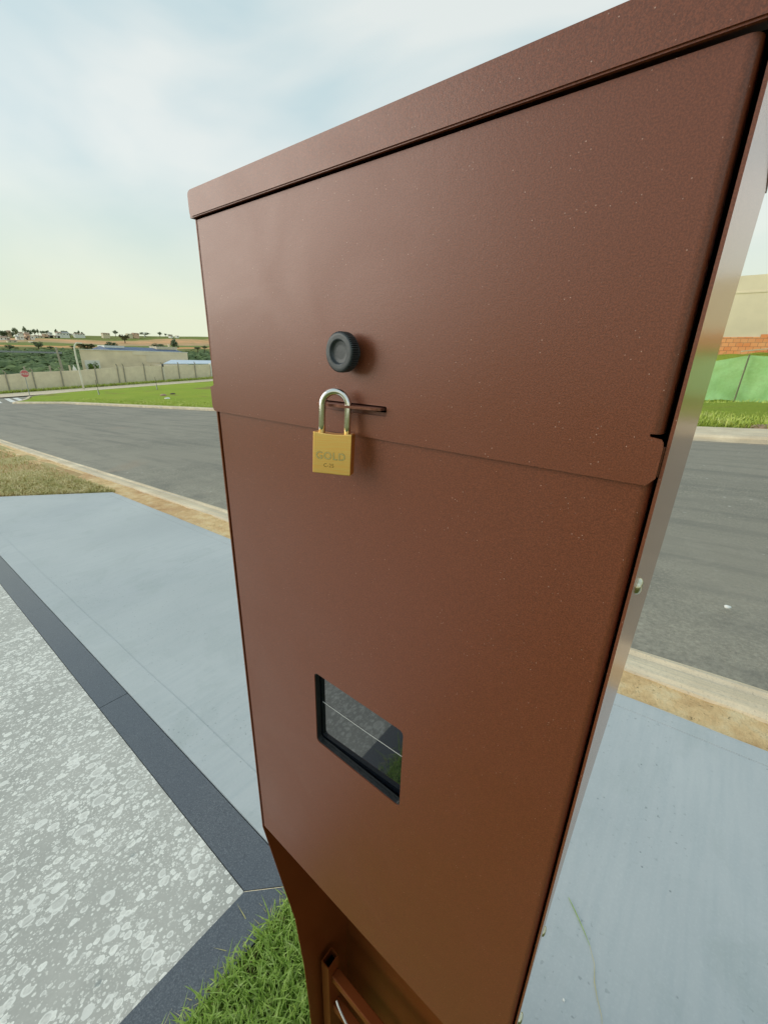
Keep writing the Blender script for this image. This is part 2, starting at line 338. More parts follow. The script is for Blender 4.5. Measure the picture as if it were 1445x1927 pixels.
# ------------------------------------------------------------------ object helpers
def thing(name, label, cat, loc, group=None):
    o = bpy.data.objects.new(name, None); col.objects.link(o); o.location = loc; o.empty_display_size = .1
    o['label'] = label; o['category'] = cat
    if group: o['group'] = group
    return o
def obj(name, bm, m, parent=None, smooth=False, recalc=True):
    if recalc: bmesh.ops.recalc_face_normals(bm, faces=bm.faces)
    me = bpy.data.meshes.new(name)
    if parent is not None:
        l = parent.location if parent.type == 'EMPTY' and parent.parent is None else (parent.parent.location if parent.parent else parent.location)
        if parent.type == 'EMPTY' or parent.parent is not None: bm.transform(Matrix.Translation(-Vector(l)))
    bm.to_mesh(me); bm.free()
    o = bpy.data.objects.new(name, me); col.objects.link(o)
    ms = m if isinstance(m, (list, tuple)) else [m]
    for q in ms: me.materials.append(M[q] if isinstance(q, str) else q)
    if smooth:
        for f in me.polygons: f.use_smooth = True
    if parent is not None: o.parent = parent
    return o
def tag(o, label, cat, group=None, kind=None):
    o['label'] = label; o['category'] = cat
    if group: o['group'] = group
    if kind: o['kind'] = kind
    return o
def struct(o): o['kind'] = 'structure'; return o
def bx(bm, x0, x1, y0, y1, z0, z1, bev=0, mi=0, mtx=None):
    vs = [bm.verts.new((x, y, z)) for x in (x0, x1) for y in (y0, y1) for z in (z0, z1)]
    fs = [bm.faces.new([vs[i] for i in q]) for q in ((0, 1, 3, 2), (4, 6, 7, 5), (0, 4, 5, 1), (2, 3, 7, 6), (0, 2, 6, 4), (1, 5, 7, 3))]
    for f in fs: f.material_index = mi
    geo = vs
    if bev:
        bmesh.ops.recalc_face_normals(bm, faces=fs)
        es = list({e for f in fs for e in f.edges})
        r = bmesh.ops.bevel(bm, geom=es, offset=bev, segments=3, affect='EDGES', profile=.5)
        geo = list({v for f in r['faces'] for v in f.verts} | {v for v in vs if v.is_valid})
    if mtx is not None: bmesh.ops.transform(bm, matrix=mtx, verts=[v for v in geo if v.is_valid])
def tube(bm, pts, r, seg=10, cap=True):
    pts = [Vector(p) for p in pts]; rs = r if isinstance(r, (list, tuple)) else [r]*len(pts)
    rings = []; up = None
    for i, p in enumerate(pts):
        t = (pts[min(i+1, len(pts)-1)]-pts[max(i-1, 0)]).normalized()
        if up is None: up = t.orthogonal().normalized()
        up = (up-t*up.dot(t)).normalized(); b = t.cross(up)
        rings.append([bm.verts.new(p+(up*math.cos(a)+b*math.sin(a))*rs[i]) for a in [k*2*math.pi/seg for k in range(seg)]])
    for a, b in zip(rings, rings[1:]):
        for k in range(seg): bm.faces.new((a[k], a[(k+1) % seg], b[(k+1) % seg], b[k]))
    if cap: bm.faces.new(rings[0][::-1]); bm.faces.new(rings[-1])
def plate(bm, outer, holes, plane, d0, d1):
    """flat sheet with holes: outline in 2D, plane 'xz' (depth y) or 'yz' (depth x)"""
    def P(u, v, d): return (u, d, v) if plane == 'xz' else (d, u, v)
    t = bmesh.new(); es = []
    for lp in [outer]+holes:
        vs = [t.verts.new(P(a, b, d0)) for a, b in lp]
        es += [t.edges.new((vs[i], vs[(i+1) % len(vs)])) for i in range(len(vs))]
    bmesh.ops.triangle_fill(t, use_beauty=True, use_dissolve=False, edges=es)
    r = bmesh.ops.extrude_face_region(t, geom=list(t.faces))
    mv = [v for v in r['geom'] if isinstance(v, bmesh.types.BMVert)]
    dv = Vector(P(0, 0, d1))-Vector(P(0, 0, d0)); bmesh.ops.translate(t, verts=mv, vec=dv)
    bmesh.ops.recalc_face_normals(t, faces=t.faces)
    me = bpy.data.meshes.new('tmp'); t.to_mesh(me); t.free(); bm.from_mesh(me); bpy.data.meshes.remove(me)
def rrect(x0, x1, z0, z1, r, n=6):
    o = []
    for cx, cz, a0 in ((x1-r, z0+r, -90), (x1-r, z1-r, 0), (x0+r, z1-r, 90), (x0+r, z0+r, 180)):
        for k in range(n+1):
            a = R(a0+90*k/n); o.append((cx+r*math.cos(a), cz+r*math.sin(a)))
    return o
def sheet(xs, lo, hi, off, nseg=6, wob=0, ws=1.0, thick=0):
    """ground sheet draped on the terrain between two edges y=lo(x), y=hi(x)"""
    bm = bmesh.new(); g = []
    for x in xs:
        a, b = lo(x), hi(x); colv = []
        for k in range(nseg+1):
            y = lerp(a, b, k/nseg)
            if wob and k in (0, nseg): y += noise.noise(Vector((x*ws, k*3.1, 0)))*wob
            colv.append(bm.verts.new((x, y, ht(x, y)+off)))
        g.append(colv)
    for a, b in zip(g, g[1:]):
        for k in range(nseg): bm.faces.new((a[k], b[k], b[k+1], a[k+1]))
    if thick:
        r = bmesh.ops.extrude_face_region(bm, geom=list(bm.faces)); mv = [v for v in r['geom'] if isinstance(v, bmesh.types.BMVert)]
        bmesh.ops.translate(bm, verts=mv, vec=(0, 0, -thick))
    return bm
def span(a, b, n, extra=()):
    s = [a+(b-a)*k/n for k in range(n+1)]+[e for e in extra if a < e < b]
    return sorted(set(s))
def pl(pts):
    """piecewise linear y(x); pts sorted by x"""
    def f(x):
        if x <= pts[0][0]: return pts[0][1]
        for (a, ya), (b, yb) in zip(pts, pts[1:]):
            if x <= b: return lerp(ya, yb, (x-a)/(b-a))
        return pts[-1][1]
    return f
def cst(v): return lambda x: v

# ------------------------------------------------------------------ terrain and pavements
bm = bmesh.new()
xs = [-2500, -1500, -900, -620, -550]+[-480+15*k for k in range(27)]+[-85, -80, -76, -70, -60, -50, -40, -30, -26, -22, -18, -12, -8, -6, -3, -1, 0, 1, 4, 8, 14, 30, 80, 300, 1200]
xs = sorted(set(xs)); ys = [-1500, -500, -200, -80, -40, -20, -10, -5, -2, 0, 1, 2, 3, 6, 9, 12.5, 16, 20, 23.6, 25, 26.5, 28, 29.5, 35, 45, 60, 70, 85, 100, 120, 140, 160, 180, 200, 220, 240, 260, 290, 320, 400, 700, 1500]
g = []
for x in xs:
    row = []
    for y in ys:
        z = ht(x, y)-.12
        if x < -340: z += 1.2*noise.noise(Vector((x*.012, y*.012, 0)))
        row.append(bm.verts.new((x, y, z)))
    g.append(row)
for a, b in zip(g, g[1:]):
    for k in range(len(ys)-1): bm.faces.new((a[k], b[k], b[k+1], a[k+1]))
struct(obj('terrain', bm, 'land', smooth=True))

XE = (-22, -30, -18, -6.3)
struct(obj('road', sheet(span(-62, 40, 60, XE), cst(2.24), pl([(-62, 70), (-50, 70), (-46, 13.5), (-30, 13.5), (-22, 13.4), (0, 11.9), (40, 11.9)]), -.035, 16), 'asphalt'))
# near kerb with its gutter
def kerb_profile(xs, edge, prof, name, m, wob=0.0):
    bm = bmesh.new(); g = []
    for x in xs:
        row = []
        for dy, dz in prof:
            y = edge(x)+dy+wob*noise.noise(Vector((x*1.3, dy*9, 0)))
            row.append(bm.verts.new((x, y, ht(x, y)+dz)))
        g.append(row)
    for a, b in zip(g, g[1:]):
        for k in range(len(prof)-1): bm.faces.new((a[k], b[k], b[k+1], a[k+1]))
    return struct(obj(name, bm, m, smooth=False))
nk = pl([(-60, 2.75), (-17, 2.53), (-4.4, 2.44), (-.09, 2.29), (40, 2.29)])
nx = sorted(set(span(-60, -9, 60, XE)+span(-9, 4, 120)+span(4, 40, 30)))
kerb_profile(nx, nk, [(.012, -.05), (0, -.012), (-.035, .0), (-.06, -.014), (-.15, .008), (-.2, .012), (-.225, .0), (-.24, -.06)], 'kerb', 'kerb', .012)
# sandy strip between kerb and painted slab
bm = bmesh.new(); g = []
for x in nx:
    row = []
    lo_ = 1.80 if x > -6.4 else 1.95
    for k in range(7):
        y = lerp(lo_, nk(x)-.205, k/6); row.append(bm.verts.new((x, y, ht(x, y)-.012+.016*noise.noise(Vector((x*6, y*14, 3))))))
    g.append(row)
for a, b in zip(g, g[1:]):
    for k in range(6): bm.faces.new((a[k], b[k], b[k+1], a[k+1]))
struct(obj('soil_strip', bm, 'soil', smooth=True))
# painted slab: its left end is cut on the skew; a raised trowelled band runs along the granite and the kerb
def slab_poly(inner=0.0):
    return None
bm = bmesh.new(); g = []
sx_ = sorted(set(span(0, 1, 60)))
skew = lambda y: lerp(-8.05, -6.3, clamp((y-.47)/(1.95-.47), 0, 1.2))
for t in sx_:
    row = []
    for k in range(11):
        yf = k/10; ytop = 1.86
        y0 = lerp(.474, ytop, yf); x = lerp(skew(y0), 7.0, t**1.0)
        yt = 1.86+.10*clamp((-x-.3)/6, 0, 1)+.006*noise.noise(Vector((x*4, 0, 0)))
        y = lerp(.474, yt, yf)
        row.append(bm.verts.new((x, y, ht(x, y)+.0)))
    g.append(row)
for a, b in zip(g, g[1:]):
    for k in range(10): bm.faces.new((a[k], b[k], b[k+1], a[k+1]))
r = bmesh.ops.extrude_face_region(bm, geom=list(bm.faces)); bmesh.ops.translate(bm, verts=[v for v in r['geom'] if isinstance(v, bmesh.types.BMVert)], vec=(0, 0, -.06))
struct(obj('pavement', bm, 'slab'))
struct(obj('pavement_border', sheet(span(-7.9, -.35, 60), cst(.476), lambda x: .600+.002*math.sin(x*7), .0025, 2, thick=.004), 'slab'))
struct(obj('pavement_kerb_border', sheet(span(-6.4, 6.9, 60), lambda x: 1.775+.10*clamp((-x-.3)/6), lambda x: 1.845+.10*clamp((-x-.3)/6), .0025, 2, thick=.004), 'slab'))
# granite border: one leg along x, one leg along y, mitred at the corner
def quadsheet(name, pts, m, off, th=.04, sub=8):
    bm = bmesh.new(); a, b, c, d = [Vector((*p, 0)) for p in pts]; g = []
    for i in range(sub+1):
        row = []
        for j in range(sub+1):
            q = a.lerp(b, i/sub).lerp(d.lerp(c, i/sub), j/sub); row.append(bm.verts.new((q.x, q.y, ht(q.x, q.y)+off)))
        g.append(row)
    for r0, r1 in zip(g, g[1:]):
        for j in range(sub): bm.faces.new((r0[j], r1[j], r1[j+1], r0[j+1]))
    r = bmesh.ops.extrude_face_region(bm, geom=list(bm.faces)); bmesh.ops.translate(bm, verts=[v for v in r['geom'] if isinstance(v, bmesh.types.BMVert)], vec=(0, 0, -th))
    return struct(obj(name, bm, m))
GX = [-.752, -1.905, -3.255, -4.6, -6.0, -7.9]
for i, (a, b) in enumerate(zip(GX, GX[1:])):
    xa = a-.0012; xb = b+.0012
    if i == 0: quadsheet('granite_border', [(xb, .352), (-.754, .352), (-.634, .470), (xb, .470)], 'granite', .002+.0004*(i % 2))
    else: quadsheet('granite_border', [(xb, .352), (xa, .352), (xa, .470), (xb, .470)], 'granite', .002+.0006*(i % 2))
GY = [.345, -1.0, -2.4]
for i, (a, b) in enumerate(zip(GY, GY[1:])):
    if i == 0: quadsheet('granite_border', [(-.7515, b+.001), (-.631, b+.001), (-.631, .467), (-.7515, .3495)], 'granite', .002)
    else: quadsheet('granite_border', [(-.7515, b), (-.631, b), (-.631, a-.001), (-.7515, a-.001)], 'granite', .0025)
quadsheet('granite_grout', [(-.753, .351), (-.7505, .3485), (-.6295, .466), (-.632, .4685)], 'kerb', .0015, .01, 2)
struct(obj('terrazzo_paving', sheet(span(-9, -.7530, 24), cst(-3.5), cst(.3500), .0, 8, thick=.04), 'terrazzo'))
struct(obj('lawn_bed', sheet(span(-.629, 6.9, 14), cst(-3.5), cst(.472), -.022, 8), 'lawn_soil'))
# dry lot to the left of the slab
bm = bmesh.new(); g = []
for x in span(-60, -6.2, 70, XE):
    row = []
    for k in range(13):
        y = lerp(-6, nk(x)-.32, (k/12)**.7)
        row.append(bm.verts.new((x, y, ht(x, y)-.01+(.03*noise.noise(Vector((x*.9, y*.9, 1))) if x < -8.2 else -.02))))
    g.append(row)
for a, b in zip(g, g[1:]):
    for k in range(12): bm.faces.new((a[k], b[k], b[k+1], a[k+1]))
struct(obj('dry_ground', bm, 'dry_lawn', smooth=True))

# far side of the street
fk = pl([(-52, 10.6), (-47.3, 9.07), (-46.2, 8.4), (-45, 8.75), (-40.5, 10.34), (-30.5, 11.52), (-22.5, 12.61), (-12, 11.9), (-.36, 11.12), (40, 11.12)])
fx = sorted(set(span(-46.2, -44, 6)+span(-44, 14, 80, XE)+span(14, 40, 8)))
kerb_profile(fx, fk, [(-.01, -.06), (0, .05), (.04, .10), (.2, .11), (.32, .115), (.33, .02)], 'kerb', 'kerb', .0)
# corner return of the kerb round the green island
cp = [(-46.2, 8.4), (-46.6, 8.35), (-47.2, 8.5), (-48, 8.9), (-50, 9.6), (-53, 10.5), (-58.3, 11.8), (-62, 14.5), (-64.5, 18), (-65.2, 22), (-67, 30.5), (-68.3, 39.3), (-69, 55)]
bm = bmesh.new(); g = []
for i, (x, y) in enumerate(cp):
    a = Vector(cp[max(i-1, 0)]); b = Vector(cp[min(i+1, len(cp)-1)]); t = (b-a).normalized(); nrm = Vector((t.y, -t.x))
    row = []
    for d, dz in ((-.02, -.06), (0, .05), (.05, .1), (.3, .11), (.31, .02)):
        q = Vector((x, y))+nrm*d*1.0
        q = Vector((x, y))+Vector((-t.y, t.x))*-d
        row.append(bm.verts.new((q.x, q.y, ht(q.x, q.y)+dz)))
    g.append(row)
for a, b in zip(g, g[1:]):
    for k in range(4): bm.faces.new((a[k], b[k], b[k+1], a[k+1]))
struct(obj('kerb', bm, 'kerb'))
# pale footway right of centre
struct(obj('footway', sheet(span(-14, 40, 40, ()), lambda x: fk(x)+.31, lambda x: 12.75, .1, 3), 'kerb'))
# green island lawn (polygon draped)
west = pl([(8.3, -46.2), (8.6, -47.4), (9.1, -48.2), (9.7, -50), (10.6, -53), (11.9, -58.0), (14.5, -61.7), (18, -64.1), (22, -64.9), (30.5, -66.7), (39.3, -68.0), (60, -69)])
bm = bmesh.new(); g = []
for k in range(61):
    row = []
    for j in range(41):
        t = j/40; 
        xw = -69+ (k/60)*55
        y0 = fk(xw)+.3
        if xw < -46.4:
            # find y where west edge reaches xw
            yy = 8.3
            while west(yy) > xw and yy < 60: yy += .1
            y0 = yy+.25
        y = lerp(y0, 60, t**1.8)
        row.append(bm.verts.new((xw, y, ht(xw, y)+.10+.10*noise.noise(Vector((xw*.25, y*.25, 0))) *clamp((y-y0)/2))))
    g.append(row)
for a, b in zip(g, g[1:]):
    for k in range(40): bm.faces.new((a[k], b[k], b[k+1], a[k+1]))
struct(obj('lawn', bm, 'lawn', smooth=True))
# pale footpath under the boundary wall
struct(obj('path', sheet([-74.6, -72, -69, -66, -63.5, -61.8], lambda x: pl([(-74.6, -20), (-61.8, -20)])(x), lambda x: pl([(-74.6, 60), (-69, 42), (-66, 24), (-61.8, 11)])(x), .06, 30), 'kerb'))
# zebra crossing
for k, (y0, x0, x1) in enumerate([(6.6, -60, -49), (7.7, -60.2, -49), (8.75, -59.5, -49.3), (9.75, -60, -51.5)]):
    bm = bmesh.new(); g = []
    for i in range(7):
        x = lerp(x0, x1, i/6); yb = y0+(x1-x)*.13
        g.append([bm.verts.new((x, yb+d, ht(x, yb+d)-.02)) for d in (0, .42)])
    for a, b in zip(g, g[1:]): bm.faces.new((a[0], b[0], b[1], a[1]))
    struct(obj('crossing_stripe', bm, 'zebra'))
# grassy bank on the right, far side
bm = bmesh.new(); g = []
for x in span(-14, 16, 60):
    row = []
    for k in range(33):
        y = lerp(12.74, 31, k/32)
        row.append(bm.verts.new((x, y, ht(x, y)+.06+.10*noise.noise(Vector((x*.8, y*.8, 0)))+.06*noise.noise(Vector((x*3, y*3, 0)))+ .25*sst(13, 17, y)*(1-sst(18, 23, y)))))
    g.append(row)
for a, b in zip(g, g[1:]):
    for k in range(32): bm.faces.new((a[k], b[k], b[k+1], a[k+1]))
struct(obj('grass_bank', bm, 'lawn', smooth=True))
bm = bmesh.new(); bmesh.ops.create_uvsphere(bm, u_segments=16, v_segments=8, radius=1)
bmesh.ops.transform(bm, matrix=Matrix.Translation((1.6, 13.15, ht(1.6, 13.1)+.0)) @ Matrix.Diagonal((1.3, .32, .14, 1)), verts=bm.verts)
for v in bm.verts: v.co += Vector((noise.noise(v.co*3), noise.noise(v.co*3+Vector((5, 0, 0))), 0))*.1
tag(obj('soil_heap', bm, 'tile', smooth=True), 'low heap of reddish soil in the grass behind the far kerb at the right', 'soil')

# ------------------------------------------------------------------ grass blades
def blades(name, n, place, h, wd, m, lean=.5, dens=None):
    vs = []; fs = []; rnd = random.Random(len(name)*13+n)
    for _ in range(n):
        x, y = place(rnd)
        z = ht(x, y)-.02; a = rnd.uniform(0, 6.283); hh = h*rnd.uniform(.45, 1.15); ww = wd*rnd.uniform(.6, 1.3)
        l = rnd.gauss(0, lean)*hh; dx, dy = math.cos(a), math.sin(a); sx, sy = -dy*ww/2, dx*ww/2
        b = len(vs); cur = rnd.uniform(.2, .6)
        for t, wf in ((0, .8), (.35, 1), (.7, .75)):
            ox = dx*l*(t**1.6); oy = dy*l*(t**1.6); oz = hh*(t-.25*abs(l/hh)*t*t*cur)
            vs += [(x+ox-sx*wf, y+oy-sy*wf, z+oz), (x+ox+sx*wf, y+oy+sy*wf, z+oz)]
        vs.append((x+dx*l, y+dy*l, z+hh*(1-.3*abs(l/hh)*cur*1.6)))
        fs += [(b, b+1, b+3, b+2), (b+2, b+3, b+5, b+4), (b+4, b+5, b+6)]
    me = bpy.data.meshes.new(name); me.from_pydata(vs, [], fs); me.materials.append(M[m]); o = bpy.data.objects.new(name, me); col.objects.link(o)
    return o
def near_place(r):
    while True:
        x = r.uniform(-.665, .12); y = r.uniform(-.75, .475)
        if x < -.622 and r.random() > .75*((.665+x)/.04)**1.5: continue
        if x > -.2 and r.random() < .5: continue
        return x, y
tag(blades('grass', 34000, near_place, .055, .0042, 'blade', .6), 'short thick green grass growing round the foot of the brown box beside the granite border', 'grass', kind='stuff')
def straw_place(r):
    return r.uniform(-.66, -.1) if r.random() < .55 else r.gauss(-.63, .014), r.uniform(-.6, .47)
tag(blades('dry_straw', 2600, straw_place, .032, .0022, 'blade_dry', 1.0), 'dry pale straw stems along the edge of the green grass', 'grass', kind='stuff')
def dry_place(r):
    x = -8.0-abs(r.gauss(0, 5)); y = r.uniform(-3.5, 2.0+.01*(-x-8))
    if r.random() < .35:
        y = r.uniform(.9, 2.0); x = skew(y)-.15-abs(r.gauss(0, 1.2))
    return x, min(y, nk(x)-.42)
tag(blades('dry_grass', 26000, dry_place, .06, .012, 'blade_dry', .8), 'thin yellowish dry grass on the empty lot beside the painted pavement', 'grass', kind='stuff')
def verge_place(r):
    return r.uniform(-2.5, 4.5), 12.9+abs(r.gauss(0, 4.2))
tag(blades('verge_grass', 22000, verge_place, .30, .03, 'blade_verge', .9), 'rough green and yellow grass between the far kerb and the green net', 'grass', kind='stuff')
def isl_place(r):
    x = r.uniform(-44, -20); return x, fk(x)+.35+abs(r.gauss(0, 1.6))
tag(blades('lawn_grass', 12000, isl_place, .22, .05, 'blade_verge', .6), 'bright green grass tufts along the kerb of the far lawn', 'grass', kind='stuff')

# ------------------------------------------------------------------ the utility box
Z = 1.4
PX0, PX1 = -.3473, -.0138          # outer faces of the two side plates
root = thing('utility_box', 'tall brown powder coated metal meter box standing on the grass in the foreground', 'meter box', (-.18, .27, ht(-.18, .27)))
prof = [(.198, .0965), (.198, -.585), (.2187, -.7306), (.2364, -.8512), (.2471, -1.0089), (.2514, -1.1232), (.2536, -1.2188), (.255, -1.46), (.355, -1.46), (.355, .0965)]
bm = bmesh.new(); plate(bm, [(a, b+Z) for a, b in prof], [], 'yz', PX0, PX0+.0015); obj('side_panel', bm, 'brown_in', root)
# right side panel, very slightly bowed towards its back edge
bm = bmesh.new(); zs = [.0965, .05, 0, -.06, -.12, -.2, -.3, -.4, -.5, -.585, -.7306, -.8512, -1.0089, -1.2188, -1.46]
fy = pl(sorted([(-b, a) for a, b in prof[1:8]]))
bow = pl([(-.12, -.0018), (.12, .0), (.32, .0035), (.5, .009), (.7, .012), (1.5, .012)])
g = []
for z in zs:
    y0 = fy(-z) if z < -.585 else .198; row = []
    for k in range(7):
        t = k/6; row.append((PX1-bow(-z)*t, lerp(y0, .355, t), z+Z))
    g.append(row)
F0 = [[bm.verts.new(q) for q in r_] for r_ in g]; F1 = [[bm.verts.new((q[0]-.0013, q[1], q[2])) for q in r_] for r_ in g]
for G_ in (F0, F1):
    for a, b in zip(G_, G_[1:]):
        for k in range(6): bm.faces.new((a[k], b[k], b[k+1], a[k+1]))
for a, b, c, d in zip(F0, F0[1:], F1, F1[1:]):
    bm.faces.new((a[0], b[0], d[0], c[0])); bm.faces.new((a[6], b[6], d[6], c[6]))
for k in range(6):
    bm.faces.new((F0[0][k], F0[0][k+1], F1[0][k+1], F1[0][k])); bm.faces.new((F0[-1][k], F0[-1][k+1], F1[-1][k+1], F1[-1][k]))
bm.normal_update()
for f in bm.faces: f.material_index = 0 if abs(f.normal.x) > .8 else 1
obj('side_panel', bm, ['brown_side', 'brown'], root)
bm = bmesh.new(); bx(bm, PX0+.0016, PX1-.014, .3535, .355, Z-1.46, Z+.0965); obj('back_panel', bm, 'brown_in', root)
# added black sheets behind the doors stand in for shade in the gaps
bm = bmesh.new(); bx(bm, PX0+.002, PX1-.0018, .2135, .215, Z-.583, Z+.0034); bx(bm, PX0+.002, PX1-.0026, .2135, .215, Z+.0034, Z+.0164); bx(bm, PX0+.002, PX1-.0018, .2135, .215, Z+.0164, Z+.0955); bx(bm, PX0+.0018, PX0+.0026, .1998, .2135, Z-.578, Z+.0950); bx(bm, PX0+.0026, PX1-.0017, .2, .2134, Z+.0948, Z+.0957); obj('gap_shade_plate', bm, 'black', root)
# cap
bm = bmesh.new()
def capbox():
    x0, x1, y0, y1, z0, z1 = -.3480, -.0118, .1938, .362, .0959+Z, .1134+Z
    cr_ = .0035
    # outer shell: front lip outline rounded at its top corners
    fr = [(x0, z0), (x1, z0), (x1, z1-cr_)]+[(x1-cr_+cr_*math.cos(R(a)), z1-cr_+cr_*math.sin(R(a))) for a in (30, 60, 90)]+[(x0+cr_-cr_*math.sin(R(a)), z1-cr_+cr_*math.cos(R(a))) for a in (0, 30, 60)]+[(x0, z1-cr_)]
    plate(bm, fr, [], 'xz', y0+.0007, y0+.0022)
    plate(bm, [(a, b) for a, b in rrect(x0+.0007, x1-.0007, z0+.0007, z1-.0007, .0032, 4)], [], 'xz', y0, y0+.0008)
    bx(bm, x0, x0+.0012, y0+.0022, y1, z0, z1-cr_); bx(bm, x1-.0012, x1, y0+.0022, y1, z0, z1-cr_)
    bx(bm, x0+.0012, x1-.0012, y1-.0015, y1, z0, z1-cr_)
    bx(bm, x0+cr_, x1-cr_, y0+.0022, y1, z1-.0012, z1)
    for s, xa in ((1, x0), (-1, x1)):
        pts = [(xa+s*(cr_-cr_*math.cos(R(a))), z1-cr_+cr_*math.sin(R(a))) for a in (0, 30, 60, 90)]
        for (a, b), (c, d) in zip(pts, pts[1:]):
            bm.faces.new([bm.verts.new(q) for q in ((a, y0+.0022, b), (c, y0+.0022, d), (c, y1, d), (a, y1, b))])
capbox()
obj('top_cap', bm, 'brown', root, recalc=True)
# upper lid with slot, side flap and notches
def bend(bm, x, r, y, z0, z1, depth, nz=2, n=10):
    pts = [(x+r*math.sin(R(90*k/n)), y+r-r*math.cos(R(90*k/n))) for k in range(n+1)]+[(x+r, y+depth)]
    rows = [[bm.verts.new((a, b, lerp(z0, z1, j/nz))) for a, b in pts] for j in range(nz+1)]
    for p_, q_ in zip(rows, rows[1:]):
        for k in range(len(pts)-1):
            f = bm.faces.new((p_[k], p_[k+1], q_[k+1], q_[k])); f.smooth = k < n
slot = rrect(-.2140, -.1562, Z-.0320, Z-.0262, .0009, 3)
lid = [(-.3425, .0946), (-.3425, .03), (-.3440, -.0235), (-.3462, -.0248), (-.3506, -.0262), (-.3506, -.0415), (-.3499, -.0440), (-.3484, -.0457), (-.3462, -.0462), (-.1, -.0462), (-.0188, -.0462), (-.0160, -.0428), (-.0160, -.0300), (-.0163, -.0284), (-.0172, -.0270), (-.0212, -.0264), (-.0215, -.0258), (-.0215, .0), (-.0215, .0946)]
bm = bmesh.new(); plate(bm, [(a, b+Z) for a, b in lid], [slot], 'xz', .1967, .1979)
bend(bm, -.0215, .0040, .1967, Z-.0252, Z+.0946, .012)
lido = obj('lid_door', bm, 'brown', root, recalc=False)
# lower front panel with window opening
WX0, WX1, WZ0, WZ1 = -.2324, -.1330, Z-.3478, Z-.2655
bm = bmesh.new()
plate(bm, [(-.3437, Z-.5805), (-.0205, Z-.5805), (-.0205, Z-.03), (-.3437, Z-.03)], [rrect(WX0, WX1, WZ0, WZ1, .0042)], 'xz', .1988, .2000)
bend(bm, -.0205, .0036, .1988, Z-.5805, Z-.0405, .012)
bx(bm, -.3437, -.0192, .1994, .212, Z-.5817, Z-.5805)
obj('front_panel', bm, 'brown', root, recalc=False)
# tab bridging the gap on the right
bm = bmesh.new(); bx(bm, -.0165, -.0153, .1984, .2, Z-.0424, Z-.0300, .0003); obj('hinge_tab', bm, 'brown', root)
# window
bm = bmesh.new()
o_ = rrect(WX0-.006, WX1+.006, WZ0-.006, WZ1+.006, .005); i_ = rrect(WX0+.0006, WX1-.0006, WZ0+.0009, WZ1-.0006, .004)
plate(bm, o_, [i_], 'xz', .1996, .2030); i2 = rrect(WX0+.0009, WX1-.0006, WZ0+.0022, WZ1-.0006, .003); plate(bm, o_, [i2], 'xz', .2032, .2042)
win = obj('window', bm, 'bezel', root)
bm = bmesh.new(); tl = .020
cxg = (WX0+WX1)/2
vs = [bm.verts.new((x, .2060+(x-cxg)*tl, z)) for x, z in ((WX0-.004, WZ0-.004), (WX1+.004, WZ0-.004), (WX1+.004, WZ1+.004), (WX0-.004, WZ1+.004))]
bm.faces.new(vs); r = bmesh.ops.extrude_face_region(bm, geom=list(bm.faces)); bmesh.ops.translate(bm, verts=[v for v in r['geom'] if isinstance(v, bmesh.types.BMVert)], vec=(0, .002, 0))
obj('glass', bm, 'glass', win)
bm = bmesh.new(); zz = Z-.3025
tube(bm, [(WX0+.0035, .2058+(WX0-cxg)*tl, zz+.0006), (cxg, .2058, zz), (WX1-.001, .2058+(WX1-cxg)*tl, zz+.0004)], .00019, 6)
obj('seam_strip', bm, 'cable', win)
# latch tongue
bm = bmesh.new()
tg = [(-.2070, .212), (-.2070, .1885), (-.2058, .1870), (-.1850, .1870), (-.1600, .1918), (-.1580, .1935), (-.1580, .212)]
hole = [(-.1797+.0031*math.cos(R(a)), .1915+.0031*math.sin(R(a))) for a in range(0, 360, 24)]
t = bmesh.new(); plate(t, tg, [hole], 'xz', 0, .0016)
for v in t.verts: v.co = Vector((v.co.x, v.co.z, Z-.0286+v.co.y))
obj('latch_tongue', t, 'copper', root); bm.free()
# knob
bm = bmesh.new(); kc = Vector((-.1846, 0, Z+.0033)); NT = 168
pr = [(.1967, .0, 0), (.1966, .0074, 0), (.1925, .0074, 0), (.1922, .0082, 0), (.1921, .0103, 0), (.1918, .0109, 1), (.1880, .0110, 1), (.1866, .0109, 1), (.1860, .01065, 0), (.1856, .0101, 0), (.1855, .0092, 0), (.1855, .0074, 0), (.1858, .0069, 0), (.1866, .0066, 0), (.1874, .0060, 0), (.1876, .004, 0), (.1876, .0, 0)]
rings = []
for y, r_, kn in pr:
    if r_ == 0: rings.append([bm.verts.new((kc.x, y, kc.z))]); continue
    ring = []
    for k in range(NT):
        rr = r_+(.00042*(1 if (k % 3) else -1.9) if kn else 0); a = 2*math.pi*k/NT
        ring.append(bm.verts.new((kc.x+rr*math.cos(a), y, kc.z+rr*math.sin(a))))
    rings.append(ring)
for a, b in zip(rings, rings[1:]):
    for k in range(NT):
        k2 = (k+1) % NT
        if len(a) == 1: bm.faces.new((a[0], b[k2], b[k]))
        elif len(b) == 1: bm.faces.new((a[k], a[k2], b[0]))
        else: bm.faces.new((a[k], a[k2], b[k2], b[k]))
obj('knob', bm, 'knob', root, smooth=False)
# screws on the right side
for sy, sz, px_ in ((.2190, -.1012, PX1), (.2700, -.480, PX1-.0040), (.213, -.4985, PX1-.0004)):
    bm = bmesh.new(); rr = []
    for d, r_ in ((0, .0042), (.0009, .0042), (.0018, .0034), (.0023, .002), (.0024, .0014), (.0012, .0008)):
        rr.append([bm.verts.new((px_+d, sy+r_*math.cos(a), Z+sz+r_*math.sin(a))) for a in [k*math.pi/10 for k in range(20)]])
    for a, b in zip(rr, rr[1:]):
        for k in range(20): bm.faces.new((a[k], a[(k+1) % 20], b[(k+1) % 20], b[k]))
    bm.faces.new(rr[-1]); obj('screw', bm, 'zinc', root, smooth=True)
